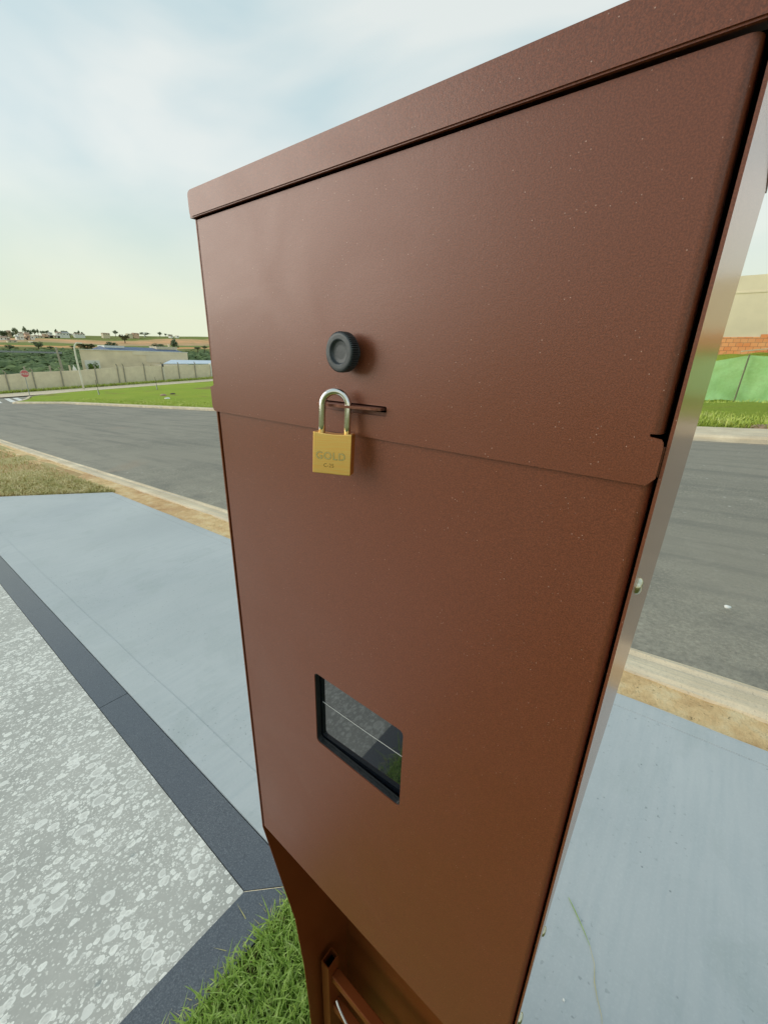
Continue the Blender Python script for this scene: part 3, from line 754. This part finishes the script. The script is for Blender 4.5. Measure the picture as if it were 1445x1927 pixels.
# inner tube frame under the box
bm = bmesh.new()
x0, x1, y0, y1, zt, th = -.3362, -.3180, .2775, .3025, Z-1.030, .0016
for a in ((x0, x1, y0, y0+th), (x0, x1, y1-th, y1), (x0, x0+th, y0+th, y1-th), (x1-th, x1, y0+th, y1-th)): bx(bm, *a, Z-1.46, zt)
obj('tube_upright', bm, 'brown_in', root)
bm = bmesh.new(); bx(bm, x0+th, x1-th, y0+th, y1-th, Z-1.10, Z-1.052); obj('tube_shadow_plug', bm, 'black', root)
bm = bmesh.new(); bx(bm, -.3178, -.0300, .2850, .3010, Z-1.085, Z-1.065, .0012); obj('tube_crossbar', bm, 'brown_in', root)
bm = bmesh.new(); bx(bm, -.3178, -.0300, .2850, .3010, Z-1.185, Z-1.165, .0012); obj('tube_crossbar', bm, 'brown_in', root)
bm = bmesh.new(); tube(bm, [(-.3005, .2790, Z-1.108), (-.2950, .2775, Z-1.112), (-.2850, .2760, Z-1.120), (-.27, .276, Z-1.135), (-.25, .28, Z-1.2), (-.24, .285, Z-1.4)], .0018, 8); obj('cable', bm, 'cable', root, smooth=True)

# ------------------------------------------------------------------ padlock
yaw, roll, pitch = .4819, .027, -.0573
RL = (Matrix.Rotation(yaw, 3, 'Z') @ Matrix.Rotation(roll, 3, 'Y') @ Matrix.Rotation(pitch, 3, 'X')).to_4x4()
ML = Matrix.Translation((-.1981, .1762, Z-.0434)) @ RL
lock = thing('padlock', 'brushed brass padlock stamped GOLD hanging by its chrome shackle on the brown box', 'padlock', tuple(ML @ Vector((.0125, .0045, -.026))))
bm = bmesh.new(); W_, T_, H_ = .025, .0090, .0262
# body: top face scooped slightly, bevelled edges
nn = 12; top = [(W_*k/nn, -.0009*math.sin(math.pi*k/nn)) for k in range(nn+1)]
outl = [(0, -H_), (W_, -H_)]+[(a, b) for a, b in reversed(top)]
plate(bm, outl, [], 'xz', 0, T_)
es = [e for e in bm.edges if e.is_manifold and e.calc_face_angle(0) > .9]
bmesh.ops.bevel(bm, geom=es, offset=.00045, segments=2, affect='EDGES', profile=.5)
bm.transform(ML); obj('body', bm, 'brass', lock)
bm = bmesh.new(); sh = [(.0042, -.004), (.0042, .004), (.0042, .0165)]+[(.0125-.0083*math.cos(R(a)), .0165+.0083*math.sin(R(a))) for a in range(12, 180, 12)]+[(.0208, .0165), (.0208, .004), (.0208, -.004)]
tube(bm, [(a, .0045, b) for a, b in sh], .0021, 20); bm.transform(ML); obj('shackle', bm, 'chrome', lock, smooth=True)
def text_bm(s, size, ext, bev=0, align='CENTER', sp=1.0, off=0):
    cu = bpy.data.curves.new('t', 'FONT'); cu.body = s; cu.size = size; cu.extrude = ext; cu.bevel_depth = bev; cu.align_x = align; cu.space_character = sp; cu.offset = off
    o = bpy.data.objects.new('t', cu); col.objects.link(o); bpy.context.view_layer.update()
    me = bpy.data.meshes.new_from_object(o.evaluated_get(bpy.context.evaluated_depsgraph_get()))
    bpy.data.objects.remove(o); bm = bmesh.new(); bm.from_mesh(me); bpy.data.meshes.remove(me); return bm
T0 = Matrix.Rotation(R(90), 4, 'X')
bm = text_bm('GOLD', .0066, .00014, 0, sp=1.12); bm.transform(ML @ Matrix.Translation((.0118, 0, -.0168)) @ T0); obj('lettering', bm, 'brass_light', lock)
bm = text_bm('GOLD', .0066, .00006, 0, sp=1.12, off=.00013); bm.transform(ML @ Matrix.Translation((.0118, 0, -.0168)) @ T0); obj('lettering_edge_shade', bm, 'brass_dark', lock)  # dark outline stands in for shade along the stamped edges
bm = text_bm('C-25', .0033, .00006, 0, sp=1.05); bm.transform(ML @ Matrix.Translation((.0108, 0, -.0218)) @ T0); obj('lettering_number', bm, 'brass_dark', lock)

# small things on the painted slab
bm = bmesh.new(); P = [(-.022, .905), (.0, .885), (.03, .855), (.052, .83)]
tube(bm, [(x, y, ht(x, y)+.003) for x, y in P], [.0007, .0012, .0010, .0005], 6)
tag(obj('grass_stalk', bm, 'blade'), 'single green grass stalk lying on the blue grey painted pavement right of the box', 'grass stalk')
bm = bmesh.new(); P = [(.052, .83), (.07, .80), (.078, .765), (.09, .74), (.105, .715), (.112, .69)]
tube(bm, [(x, y, ht(x, y)+.002) for x, y in P], [.0004, .0005, .0009, .0006, .0005, .0003], 6)
tag(obj('dry_stem', bm, 'blade_dry'), 'thin dry stem lying on the pavement below the green grass stalk', 'stem')
def pebble(name, x, y, s, m, label, cat='pebble'):
    bm = bmesh.new(); bmesh.ops.create_icosphere(bm, subdivisions=2, radius=s)
    for v in bm.verts: v.co *= 1+.35*noise.noise(v.co/s*1.1+Vector((x, y, 0))); v.co.z *= .55
    bm.transform(Matrix.Translation((x, y, ht(x, y)+s*.3))); return tag(obj(name, bm, m, smooth=True), label, cat)
pebble('pebble', .46, 1.53, .008, 'cable', 'white crumb of stone on the painted pavement near the right edge of the photo')
pebble('pebble', .03, .69, .003, 'cable', 'tiny white crumb on the pavement just left of the dry stem')
pebble('pebble', .29, 3.06, .018, 'cable', 'white pebble on the asphalt just beyond the sandy kerb at the right')
pebble('pebble', .21, .72, .003, 'bark', 'tiny dark crumb on the pavement right of the dry stem')
pebble('stone', -36.6, 16.6, .22, 'white', 'white lump of rubble lying in the far green lawn', 'stone')
pebble('soil_clod', -42, 18.7, .3, 'tile', 'reddish clod of earth in the far green lawn', 'soil')
pebble('dark_clod', -43.5, 20.3, .25, 'bark', 'dark clod of earth beside the reddish one in the far lawn', 'soil')

# ------------------------------------------------------------------ right: unfinished house, planks, green net
hs = thing('unfinished_house', 'unfinished house with pale cement render over a base of red hollow brick, across the street', 'house', (3, 31, ht(3, 31)))
bm = bmesh.new(); bx(bm, -7, 13, 30.0, 38, 2.98, 5.86); obj('rendered_wall', bm, 'plaster', hs)
bm = bmesh.new(); bx(bm, -7, 13, 29.96, 38.04, .5, 2.98); bx(bm, .45, 13, 29.975, 30.6, 2.98, 3.10); bx(bm, .75, 13, 29.975, 30.6, 3.10, 3.22); obj('brick_base', bm, 'brick', hs)
bm = bmesh.new(); bx(bm, -7.03, 13.03, 29.97, 38.03, 5.05, 5.12); obj('ledge', bm, 'plaster', hs)
pk = bmesh.new(); bx(pk, -.9, .9, -.09, .09, -.02, .02); pk.transform(Matrix.Translation((.75, 28.6, 2.36)) @ Matrix.Rotation(R(-8), 4, 'Y') @ Matrix.Rotation(R(12), 4, 'Z'))
tag(obj('plank', pk, 'plank'), 'pale plank lying on the grass below the red brick base', 'plank')
net = thing('mesh_fence', 'sagging translucent green netting fence across the grass plot over the street', 'fence', (0.5, 23.4, 0.03))
posts = [(-7.4, 23.9, 1.6), (-3.6, 23.7, 1.65), (.19, 23.4, 1.87), (4.2, 23.2, 1.8), (8.3, 23.1, 1.8)]
top = pl([(-7.4, 1.6), (-3.6, 1.68), (-1.7, 1.52), (-.87, 1.60), (.19, 1.85), (.8, 1.81), (2.2, 1.7), (4.2, 1.8), (6.3, 1.65), (8.3, 1.8)])
bot = pl([(-7.4, .0), (-3.6, .1), (-.8, -.02), (-.35, .06), (.1, .04), (.8, -.13), (2.2, -.05), (4.2, .1), (8.3, .2)])
bm = bmesh.new(); g = []
for x in span(-7.4, 8.3, 90):
    row = []
    for k in range(13):
        t = k/12; row.append(bm.verts.new((x, 23.5-.02*x+.06*math.sin(x*1.9+t*2)+.07*noise.noise(Vector((x*1.5, t*3, 0))), lerp(bot(x), top(x), t)+.1)))
    g.append(row)
for a, b in zip(g, g[1:]):
    for k in range(12): bm.faces.new((a[k], b[k], b[k+1], a[k+1]))
obj('netting', bm, 'net', net, smooth=True)
for x, y, z in posts:
    bm = bmesh.new(); tube(bm, [(x-.05, y-.02, -.35), (x, y-.02, z+.1)], .028, 8); obj('post', bm, 'wood', net)

# ------------------------------------------------------------------ left: boundary wall
bw = thing('boundary_wall', 'long grey concrete boundary wall with leaning posts across the junction', 'wall', (-76, 20, -4))
tp = pl([(-30, -2.6), (13.1, -1.91), (16.6, -1.55), (22.3, -1.30), (25.9, -.97), (33.9, -.60), (43.1, -.30), (70, 0)])
bm = bmesh.new(); yy = [-30+2.6*k for k in range(29)]+[43.0]
g = []
for y in yy: g.append([bm.verts.new(q) for q in ((-76, y, ht(-76, y)-.4), (-76, y, tp(y)), (-76.25, y, tp(y)), (-76.25, y, ht(-76, y)-.4))])
for a, b in zip(g, g[1:]):
    for k in range(4): bm.faces.new((a[k], b[k], b[(k+1) % 4], a[(k+1) % 4]))
bm.faces.new(g[0]); bm.faces.new(g[-1]); obj('wall_panel', bm, 'wallblock', bw)
for y in [-1, 3.4, 8, 13.6+.1, 16.6, 19.9, 24.3, 27.4, 28.3, 31.4, 34.3, 37.1, 40.1]:
    bm = bmesh.new(); z1 = tp(y); tube(bm, [(-75.95, y, ht(-76, y)-.3), (-75.93, y, z1+.05), (-75.9, y-.02, z1+.28), (-75.6, y-.25, z1+.52)], [.09, .09, .08, .06], 6)
    obj('wall_post', bm, 'conc_post', bw)
bm = bmesh.new(); bx(bm, -76.4, -75.8, 43.05, 46.5, ht(-76, 43)-.3, -.12)
tag(obj('white_gate_pillar', bm, 'white'), 'white wall section at the right end of the grey boundary wall', 'wall')
def far_blades(r): return -75.7+r.uniform(0, .9), r.uniform(-5, 45)
tag(blades('wall_foot_grass', 5000, far_blades, .5, .12, 'blade_verge', .5), 'narrow strip of grass along the foot of the boundary wall', 'grass', kind='stuff')

# far building with blue roof
fb = thing('walled_building', 'large windowless cream building with a blue roof behind the grey boundary wall', 'building', (-95, 37, -5))
def skewbox(x0, x1, y0, y1, z0, z1, k=.335):
    bm = bmesh.new(); vs = [bm.verts.new((x, y+(x1-x)*k, z)) for x in (x0, x1) for y in (y0, y1) for z in (z0, z1)]
    for q in ((0, 1, 3, 2), (4, 6, 7, 5), (0, 4, 5, 1), (2, 3, 7, 6), (0, 2, 6, 4), (1, 5, 7, 3)): bm.faces.new([vs[i] for i in q])
    return bm
obj('wall', skewbox(-106, -92, 27.55, 47.2, -9, 1.62), 'plaster', fb)
bm = bmesh.new(); bx(bm, -92, -91.93, 36.3, 47.22, .95, 1.64); bx(bm, -92, -91.95, 38.7, 47.22, -.42, .93); obj('render_patch', bm, 'plaster2', fb)
obj('coping', skewbox(-106.1, -91.88, 27.45, 47.3, 1.62, 1.74), 'white', fb)
bm = bmesh.new()
for k in range(12):
    y0 = 33.2+k*1.18; vs = [bm.verts.new(q) for q in ((-94, y0, 1.75), (-94, y0+1.15, 1.75), (-99, y0+1.15, 2.42), (-99, y0, 2.42), (-104, y0, 1.75), (-104, y0+1.15, 1.75))]
    bm.faces.new((vs[0], vs[1], vs[2], vs[3])); bm.faces.new((vs[3], vs[2], vs[5], vs[4])); bm.faces.new((vs[0], vs[3], vs[4])); bm.faces.new((vs[1], vs[5], vs[2]))
obj('roof', bm, 'blue', fb)
bm = bmesh.new(); bx(bm, -100.5, -97, 33.4, 37.0, 1.7, 2.55); obj('parapet', bm, 'white', fb)
bm = bmesh.new(); bx(bm, -100.5, -97, 43.3, 47.7, 1.7, 2.72); bx(bm, -98, -97.7, 46.2, 46.5, 2.72, 3.3); obj('parapet', bm, 'cream', fb)
bm = bmesh.new(); bx(bm, -92, -91.9, 28.0, 30.4, -5.5, -.15); obj('door', bm, 'white', fb)
ln = thing('lean_to', 'low cream outbuilding with a pale blue white awning roof, right of the cream building', 'outbuilding', (-86, 44, -4))
bm = bmesh.new(); bx(bm, -90, -84, 38.4, 48.5, -6, -.75); obj('wall', bm, 'cream', ln)
bm = bmesh.new()
vs = [bm.verts.new(q) for q in ((-83.4, 38.0, -.50), (-83.4, 47.6, -.42), (-86.5, 52, .12), (-86.5, 41.0, .12))]
bm.faces.new(vs); r = bmesh.ops.extrude_face_region(bm, geom=list(bm.faces)); bmesh.ops.translate(bm, verts=[v for v in r['geom'] if isinstance(v, bmesh.types.BMVert)], vec=(0, 0, .12))
obj('awning_roof', bm, 'awning', ln)

# poles, lamps, sign
lp = thing('street_lamp', 'tall pale curved street lamp in front of the grey boundary wall', 'street lamp', (-70.56, 20.72, -3.7))
bm = bmesh.new(); tube(bm, [(-70.56, 20.72, -3.9), (-70.56, 20.68, -2.0), (-70.56, 20.60, .8), (-70.56, 20.64, 1.75), (-70.56, 20.76, 2.15), (-70.56, 20.98, 2.38), (-70.56, 21.2, 2.44)], [.13, .12, .10, .09, .085, .08, .07], 10); obj('pole', bm, 'lamp_paint', lp, smooth=True)
bm = bmesh.new(); bx(bm, -70.7, -70.42, 21.1, 21.62, 2.32, 2.47, .03); obj('lamp_head', bm, 'lamp_paint', lp)
lp2 = thing('garden_light_post', 'thin pale post with a small dark lantern head in front of the wall', 'post', (-75, 34.1, -3.25))
bm = bmesh.new(); tube(bm, [(-75, 34.13, -3.4), (-75, 34.07, -.7)], .06, 8); obj('pole', bm, 'lamp_paint', lp2)
bm = bmesh.new(); tube(bm, [(-75, 34.07, -.75), (-75, 34.05, -.5), (-75, 34.04, -.25)], [.07, .16, .10], 8); obj('lantern', bm, 'window', lp2)
up = bmesh.new(); tube(up, [(-82, 22.0, -5.5), (-82, 21.58, 1.84)], [.2, .13], 8); o = obj('utility_pole', up, 'conc_post'); tag(o, 'tall grey concrete utility pole rising behind the boundary wall left of the curved lamp', 'pole')
for y, zt, r_, lab, mm in ((16.69, -.90, .11, 'short pale post behind the boundary wall directly above the stop sign', 'conc_post'), (19.72, -.80, .12, 'short pale post behind the boundary wall between the stop sign and the tall utility pole', 'conc_post'), (22.22, -.70, .13, 'short beige post behind the boundary wall between the utility pole and the curved lamp', 'plank')):
    bm = bmesh.new(); tube(bm, [(-80, y+.1, -5.2), (-80, y, zt)], r_, 8); tag(obj('fence_post', bm, mm), lab, 'post')
bm = bmesh.new(); tube(bm, [(-80, 22.9, -5.2), (-80, 22.85, -1.5), (-80, 22.82, -1.1), (-80, 22.8, -.95), (-80, 22.76, -.65)], [.3, .3, .2, .1, .04], 10); tag(obj('water_tank', bm, 'white'), 'small white pointed tank showing over the wall beside the curved street lamp', 'tank')
ss_ = thing('stop_sign', 'red octagonal stop sign on a thin post at the corner of the far lawn', 'road sign', (-58.9, 12.2, -3.45))
bm = bmesh.new(); tube(bm, [(-58.95, 12.17, -3.6), (-58.95, 12.2, -.75)], .035, 8); obj('pole', bm, 'galv', ss_)
sn = Vector((58.9, -12.2, 0)).normalized(); SM = Matrix.Translation((-58.9+.05, 12.2, -1.03)) @ sn.to_track_quat('Z', 'Y').to_matrix().to_4x4()
def octa(r, d, m, nm):
    bm = bmesh.new(); vs = [bm.verts.new((r*math.cos(R(22.5+45*k)), r*math.sin(R(22.5+45*k)), d)) for k in range(8)]
    bm.faces.new(vs); q = bmesh.ops.extrude_face_region(bm, geom=list(bm.faces)); bmesh.ops.translate(bm, verts=[v for v in q['geom'] if isinstance(v, bmesh.types.BMVert)], vec=(0, 0, .012)); bm.transform(SM); return obj(nm, bm, m, ss_)
octa(.40, 0, 'white', 'sign_border'); octa(.37, .01, 'red', 'sign_plate')
bm = text_bm('PARE', .28, .004, 0); bm.transform(SM @ Matrix.Translation((0, -.10, .028))); obj('lettering', bm, 'white', ss_)
for (x, y, z0, z1, lab) in ((-51.9, 16.5, -2.95, -2.3, 'short pale stake in the far lawn nearer the curved street lamp'), (-55.8, 24.2, -2.95, -2.3, 'short pale stake in the far lawn below the lantern post')):
    st = thing('planting_stake', lab, 'stake', (x, y, z0)); bm = bmesh.new(); tube(bm, [(x, y, z0-.1), (x, y-.03, z1)], .05, 6); obj('stake', bm, 'white', st)
    bm = bmesh.new(); tube(bm, [(x+.1, y+.05, z0-.1), (x+.1, y-.1, z1+.9)], .02, 5); obj('sapling_stem', bm, 'bark', st)
# ------------------------------------------------------------------ trees
def crown_bm(seed, nclump, nleaf, leaf, shape='round'):
    rnd = random.Random(seed); bm = bmesh.new()
    for c in range(nclump):
        while True:
            p = Vector((rnd.uniform(-1, 1), rnd.uniform(-1, 1), rnd.uniform(-1, 1)))
            if p.length < 1: break
        p *= .72
        if shape == 'cone': p.x *= (1-p.z)*.6; p.y *= (1-p.z)*.6
        if shape == 'palm': p.z = .6+abs(p.z)*.3
        cr = rnd.uniform(.22, .42)
        for l in range(nleaf):
            d = Vector((rnd.gauss(0, 1), rnd.gauss(0, 1), rnd.gauss(0, 1))).normalized()*cr*rnd.uniform(.6, 1)
            q = p+d; nrm = (d.normalized()+Vector((rnd.gauss(0, .5), rnd.gauss(0, .5), rnd.gauss(0, .5)))).normalized()
            a = nrm.orthogonal().normalized()*leaf*rnd.uniform(.6, 1.3); b = nrm.cross(a).normalized()*leaf*rnd.uniform(.5, 1)
            bm.faces.new([bm.verts.new(q+s*a+t_*b) for s, t_ in ((-1, -.5), (.3, -1), (1, .5), (-.3, 1))])
    for v in bm.verts: v.co.z = v.co.z*.5+.5
    return bm
CR = []
for sd_, shp in ((1, 'round'), (2, 'round'), (3, 'round'), (4, 'cone')):
    b_ = crown_bm(sd_, 18, 38, .10, shp); me = bpy.data.meshes.new('crown'); b_.to_mesh(me); b_.free(); CR.append(me)
CRm = {}
for k, me in enumerate(CR):
    for f in ('fol', 'fol2', 'forest_g'):
        c_ = me.copy(); c_.materials.append(M[f]); CRm[(k, f)] = c_
def tree(x, y, z, h, w_, label, group=None, shape=0, f='fol', trunk=.25):
    t = thing('tree', label, 'tree', (x, y, z), group)
    o = bpy.data.objects.new('crown', CRm[(shape, f)]); col.objects.link(o); o.parent = t
    o.location = (0, 0, h*trunk); o.scale = (w_*.62, w_*.62, h*(1.02-trunk)); o.rotation_euler = (0, 0, x*.7+y)
    bm = bmesh.new(); tube(bm, [(x, y, z-2), (x, y, z+h*.3), (x+.05*w_, y, z+h*.75)], [w_*.05+.05, w_*.04+.04, .05], 6)
    obj('trunk', bm, 'bark', t); return t
TREES= [(-450, 94.1, 10.8, 7.0, 3.3), (-452, 100.6, 12.7, 6.3, 2.4), (-462, 88.7, 9.4, 6.3, 5.0), (-460, 92.3, 9.6, 5.6, 6.0), (-462, 100.5, 11.6, 2.4, 3.5), (-462, 106.3, 12.7, 4.5, 3.2), (-462, 109.2, 12.9, 4.9, 2.5), (-463, 111.7, 13.4, 4.6, 1.5), (-466, 115.9, 12.9, 4.2, 3.0), (-466, 119.0, 13.5, 3.8, 2.6), (-466, 125.4, 13.8, 5.1, 1.9), (-466, 131.4, 15.0, 3.0, 3.2), (-466, 135.2, 14.0, 1.8, 2.4), (-466, 140.2, 15.1, 2.2, 2.9), (-467, 142.5, 15.2, 3.6, 1.2), (-467, 145.0, 15.4, 2.2, 0.8), (-470, 173.3, 17.0, 3.8, 2.8), (-400, 153.8, 9.8, 5.7, 4.9), (-300, 107.1, 3.4, 3.9, 4.1), (-300, 134.7, 4.7, 2.6, 5.1), (-290, 141.0, 2.4, 8.8, 3.9), (-470, 215.0, 18.4, 3.5, 2.7), (-470, 200.3, 17.6, 3.0, 6.1), (-470, 220.9, 18.7, 2.1, 1.6), (-470, 225.4, 19.0, 1.0, 3.9), (-320, 75.8, 2.2, 3.8, 4.0), (-280, 88.0, 2.1, 3.5, 5.6), (-320, 62.7, 1.5, 2.2, 2.8), (-300, 167.2, 5.2, 2.1, 2.4), (-290, 156.6, 4.5, 1.7, 3.0), (-320, 81.5, 2.4, 1.2, 2.1), (-320, 92.6, 3.4, 0.9, 1.4)]
names_t = ['tall dark tree on the skyline above the white houses at the far left', 'slim palm like tree on the skyline right of the tall dark tree', 'broad low tree among the houses at the left edge of the hill', 'wide dark tree between the left edge and the tall dark tree', 'small tree behind the first white houses on the hill', 'dark tree on the skyline above the peach tower', 'round tree on the skyline right of the peach tower', 'narrow dark tree on the skyline among the houses', 'bushy tree on the skyline behind the cream houses', 'low tree on the skyline behind the row of cream houses', 'slim pointed tree on the skyline left of the grey roofed house', 'tree just behind the roof of the grey roofed house', 'low bush right of the grey roofed house on the skyline', 'small tree at the left end of the long white house on the skyline', 'thin pointed tree behind the long white house on the skyline', 'tiny tree at the right end of the long white house', 'lone dark tree on the skyline right of the cream house', 'lone round brownish tree standing in the red field', 'dark bush on the slope above the left parapet of the blue roof', 'dark bush above the blue roof towards its right end', 'tall dark tree behind the right end of the cream building', 'small pointed tree on the skyline right of the round white tank', 'wide tree on the skyline behind the round white tank', 'thin sapling on the skyline near the right of the hill', 'low hedge tree on the skyline at the right of the hill', 'dark bush at the lower edge of the orange field left of the utility pole', 'broad olive tree on the slope right of the curved lamp', 'dark round tree at the far left foot of the hill', 'small tree above the woods nearest the brown box', 'low tree in the woods right of the cream building', 'small bush on the slope above the utility pole', 'tiny bush on the slope beside the curved lamp head']
for i, ((x, y, z, h, w_), lb) in enumerate(zip(TREES, names_t)):
    shape = 3 if h > w_*1.9 else i % 3
    z0 = z; f = 'fol2' if i in (17, 26) else 'fol'
    tree(x, y, z0-.5, h+.6, max(w_, 1.6)*1.55, lb, 'trees on the far hill', shape, f, .18)
tree(-90.6, 28.9, -4.5, 4.1, 1.9, 'young bright green tree in front of the white door of the cream building', None, 1, 'forest_g', .4)
# woods in the valley: one mass
bm = bmesh.new(); rnd = random.Random(5)
can = pl([(-330, 2.6), (-300, 1.6), (-260, .3), (-200, -1.6), (-120, -3.1), (-96, -4.6)])
base_ico = bmesh.new(); bmesh.ops.create_icosphere(base_ico, subdivisions=2, radius=1)
bv = [v.co.copy() for v in base_ico.verts]; bf = [[v.index for v in f.verts] for f in base_ico.faces]; base_ico.free()
V = []; Fc = []
for k in range(1500):
    x = -96-234*(rnd.random()**1.1); y = -x*rnd.uniform(-.02, .66); 
    if -110 < x and 25 < y < 50: continue
    if x > -100 and y > 50: continue
    r_ = rnd.uniform(2.0, 4.3)*(1+(-x-96)/500); zc = can(x)-r_*.9+rnd.uniform(-1.0, .8)+(.018*(y-.3*-x) if x < -200 else 0)
    b = len(V); off = Vector((k*1.7, 0, 0))
    for v in bv:
        q = v*(1+.42*noise.noise(v*2.3+off)+.22*noise.noise(v*6+off)); V.append((x+q.x*r_, y+q.y*r_, zc+q.z*r_*.85))
    Fc += [[i+b for i in f] for f in bf]
    # loose leaf clumps round each crown break up its outline
    for _ in range(26):
        d = Vector((rnd.gauss(0, 1), rnd.gauss(0, 1), rnd.gauss(.3, 1))).normalized(); q = Vector((x, y, zc))+Vector((d.x*r_, d.y*r_, d.z*r_*.85))*rnd.uniform(.95, 1.2)
        a = d.orthogonal().normalized()*.7*rnd.uniform(.5, 1.2); c_ = d.cross(a).normalized()*.6; b = len(V)
        V += [tuple(q-a-c_), tuple(q+a-c_*.6), tuple(q+a+c_), tuple(q-a*.7+c_)]; Fc.append([b, b+1, b+2, b+3])
me = bpy.data.meshes.new('woods'); me.from_pydata(V, [], Fc); me.materials.append(M['forest']); o = bpy.data.objects.new('woods', me); col.objects.link(o)
tag(o, 'dense dark green woods filling the valley behind the boundary wall', 'woods', kind='stuff')
bm.free()
bm = bmesh.new(); bx(bm, -232, -229, 20, 62, .1, .75); tag(obj('embankment_rail', bm, 'greyroof'), 'long low grey guard rail crossing the woods in the valley', 'guard rail')
# ------------------------------------------------------------------ houses on the hill
HOUSES= [(-425, 78.8, 83.4, 7.3, 10.2, 'w'), (-425, 83.1, 84.9, 7.4, 9.6, 't'), (-395, 77.2, 82.4, 5.7, 7.5, 'c'), (-425, 88.8, 90.4, 8.4, 11.0, 'w'), (-425, 90.7, 93.3, 8.6, 11.2, 'w'), (-425, 93.2, 95.4, 8.3, 10.6, 'c'), (-425, 94.5, 97.1, 8.4, 13.6, 'p'), (-425, 96.8, 99.8, 8.9, 11.9, 'w'), (-455, 106.9, 109.4, 9.9, 12.8, 'w'), (-455, 109.8, 113.1, 10.5, 12.6, 'c'), (-455, 113.1, 116.0, 12.3, 14.4, 'p'), (-455, 113.7, 117.4, 10.3, 12.4, 'c'), (-455, 117.3, 120.6, 11.7, 13.4, 'c'), (-395, 89.4, 91.5, 5.5, 6.9, 'c'), (-455, 97.3, 99.7, 13.0, 14.6, 'w'), (-455, 90.4, 92.4, 13.0, 15.3, 't'), (-455, 117.2, 119.5, 13.3, 15.4, 'w'), (-455, 121.7, 124.3, 11.5, 13.2, 'w'), (-455, 122.8, 126.6, 13.7, 16.2, 'w'), (-455, 126.5, 131.5, 13.1, 16.5, 'w'), (-455, 135.6, 143.2, 14.5, 15.8, 'w'), (-455, 157.5, 163.2, 15.7, 17.5, 'c'), (-455, 178.1, 182.8, 16.3, 18.2, 'c'), (-455, 183.4, 188.6, 17.1, 19.0, 'p'), (-455, 218.5, 221.2, 17.0, 18.5, 'w'), (-455, 225.0, 227.2, 17.3, 18.9, 'w')]
hl = ['white house at the left edge of the hill village', 'small tan house behind the leftmost white house', 'low cream shed in the green field below the tan house', 'narrow white house with a dark gable in the lower row', 'bright white square house left of the peach tower', 'low cream house against the peach tower', 'tall peach coloured tower house in the middle of the village', 'white house right of the peach tower', 'second white house right of the peach tower with small windows', 'cream house at the start of the upper row', 'pinkish house high behind the cream row', 'long low cream house in the right half of the village', 'small cream house at the end of the cream row', 'pair of low yellow sheds at the edge of the orange field', 'small white house high in the trees left of the tower', 'small tan house high at the far left', 'white house on the skyline left of the pointed tree', 'low white house at the foot of the pointed tree', 'white house on the skyline left of the grey roofed house', 'large white house with a grey roof on the skyline', 'long low white house alone on the skyline right of the village', 'cream house on the skyline above the red field', 'low cream house on the skyline right of the lone tree', 'low pink house on the skyline beside the round white tank', 'small white shed in the earthworks on the right of the hill', 'second small white shed in the earthworks near the brown box']
WM = {'w': 'white', 'c': 'cream', 'p': 'pink', 't': 'tan'}
for i, ((x, y0, y1, zb, zt, cc), lb) in enumerate(zip(HOUSES, hl)):
    t = thing('house', lb, 'house', (x, (y0+y1)/2, zb), 'houses on the far hill')
    dz = (zt-zb)*.68; dp = 4.5
    bm = bmesh.new(); bx(bm, x-dp, x, y0, y1, zb-3, zb+dz); obj('wall', bm, WM[cc], t)
    bm = bmesh.new(); e = .25; zr = zb+dz+.02; ym = (y0+y1)/2
    v = [bm.verts.new(q) for q in ((x+e, y0-e, zr), (x+e, y1+e, zr), (x-dp-e, y1+e, zr), (x-dp-e, y0-e, zr), (x-dp/2, y0-e*.2, zt), (x-dp/2, y1+e*.2, zt))]
    for q in ((0, 1, 5, 4), (2, 3, 4, 5), (0, 4, 3), (1, 2, 5), (0, 3, 2, 1)): bm.faces.new([v[j] for j in q])
    obj('roof', bm, 'greyroof' if i in (19, 3, 16) else ('cream' if i % 3 == 1 else 'tile'), t)
    nwin = max(1, int((y1-y0)/1.8))
    for k in range(nwin):
        yc = lerp(y0, y1, (k+.5)/nwin); bm = bmesh.new(); bx(bm, x, x+.05, yc-.35, yc+.35, zb+dz*.35, zb+dz*.75); obj('window', bm, 'window', t)
wt = bmesh.new(); bmesh.ops.create_uvsphere(wt, u_segments=16, v_segments=10, radius=1.1); wt.transform(Matrix.Translation((-455, 193.4, 18.6)))
tube(wt, [(-455, 193.4, 15), (-455, 193.4, 17.8)], .4, 8); tag(obj('water_tower', wt, 'white', smooth=True), 'round bright white water tank on the skyline above the red field', 'water tank')
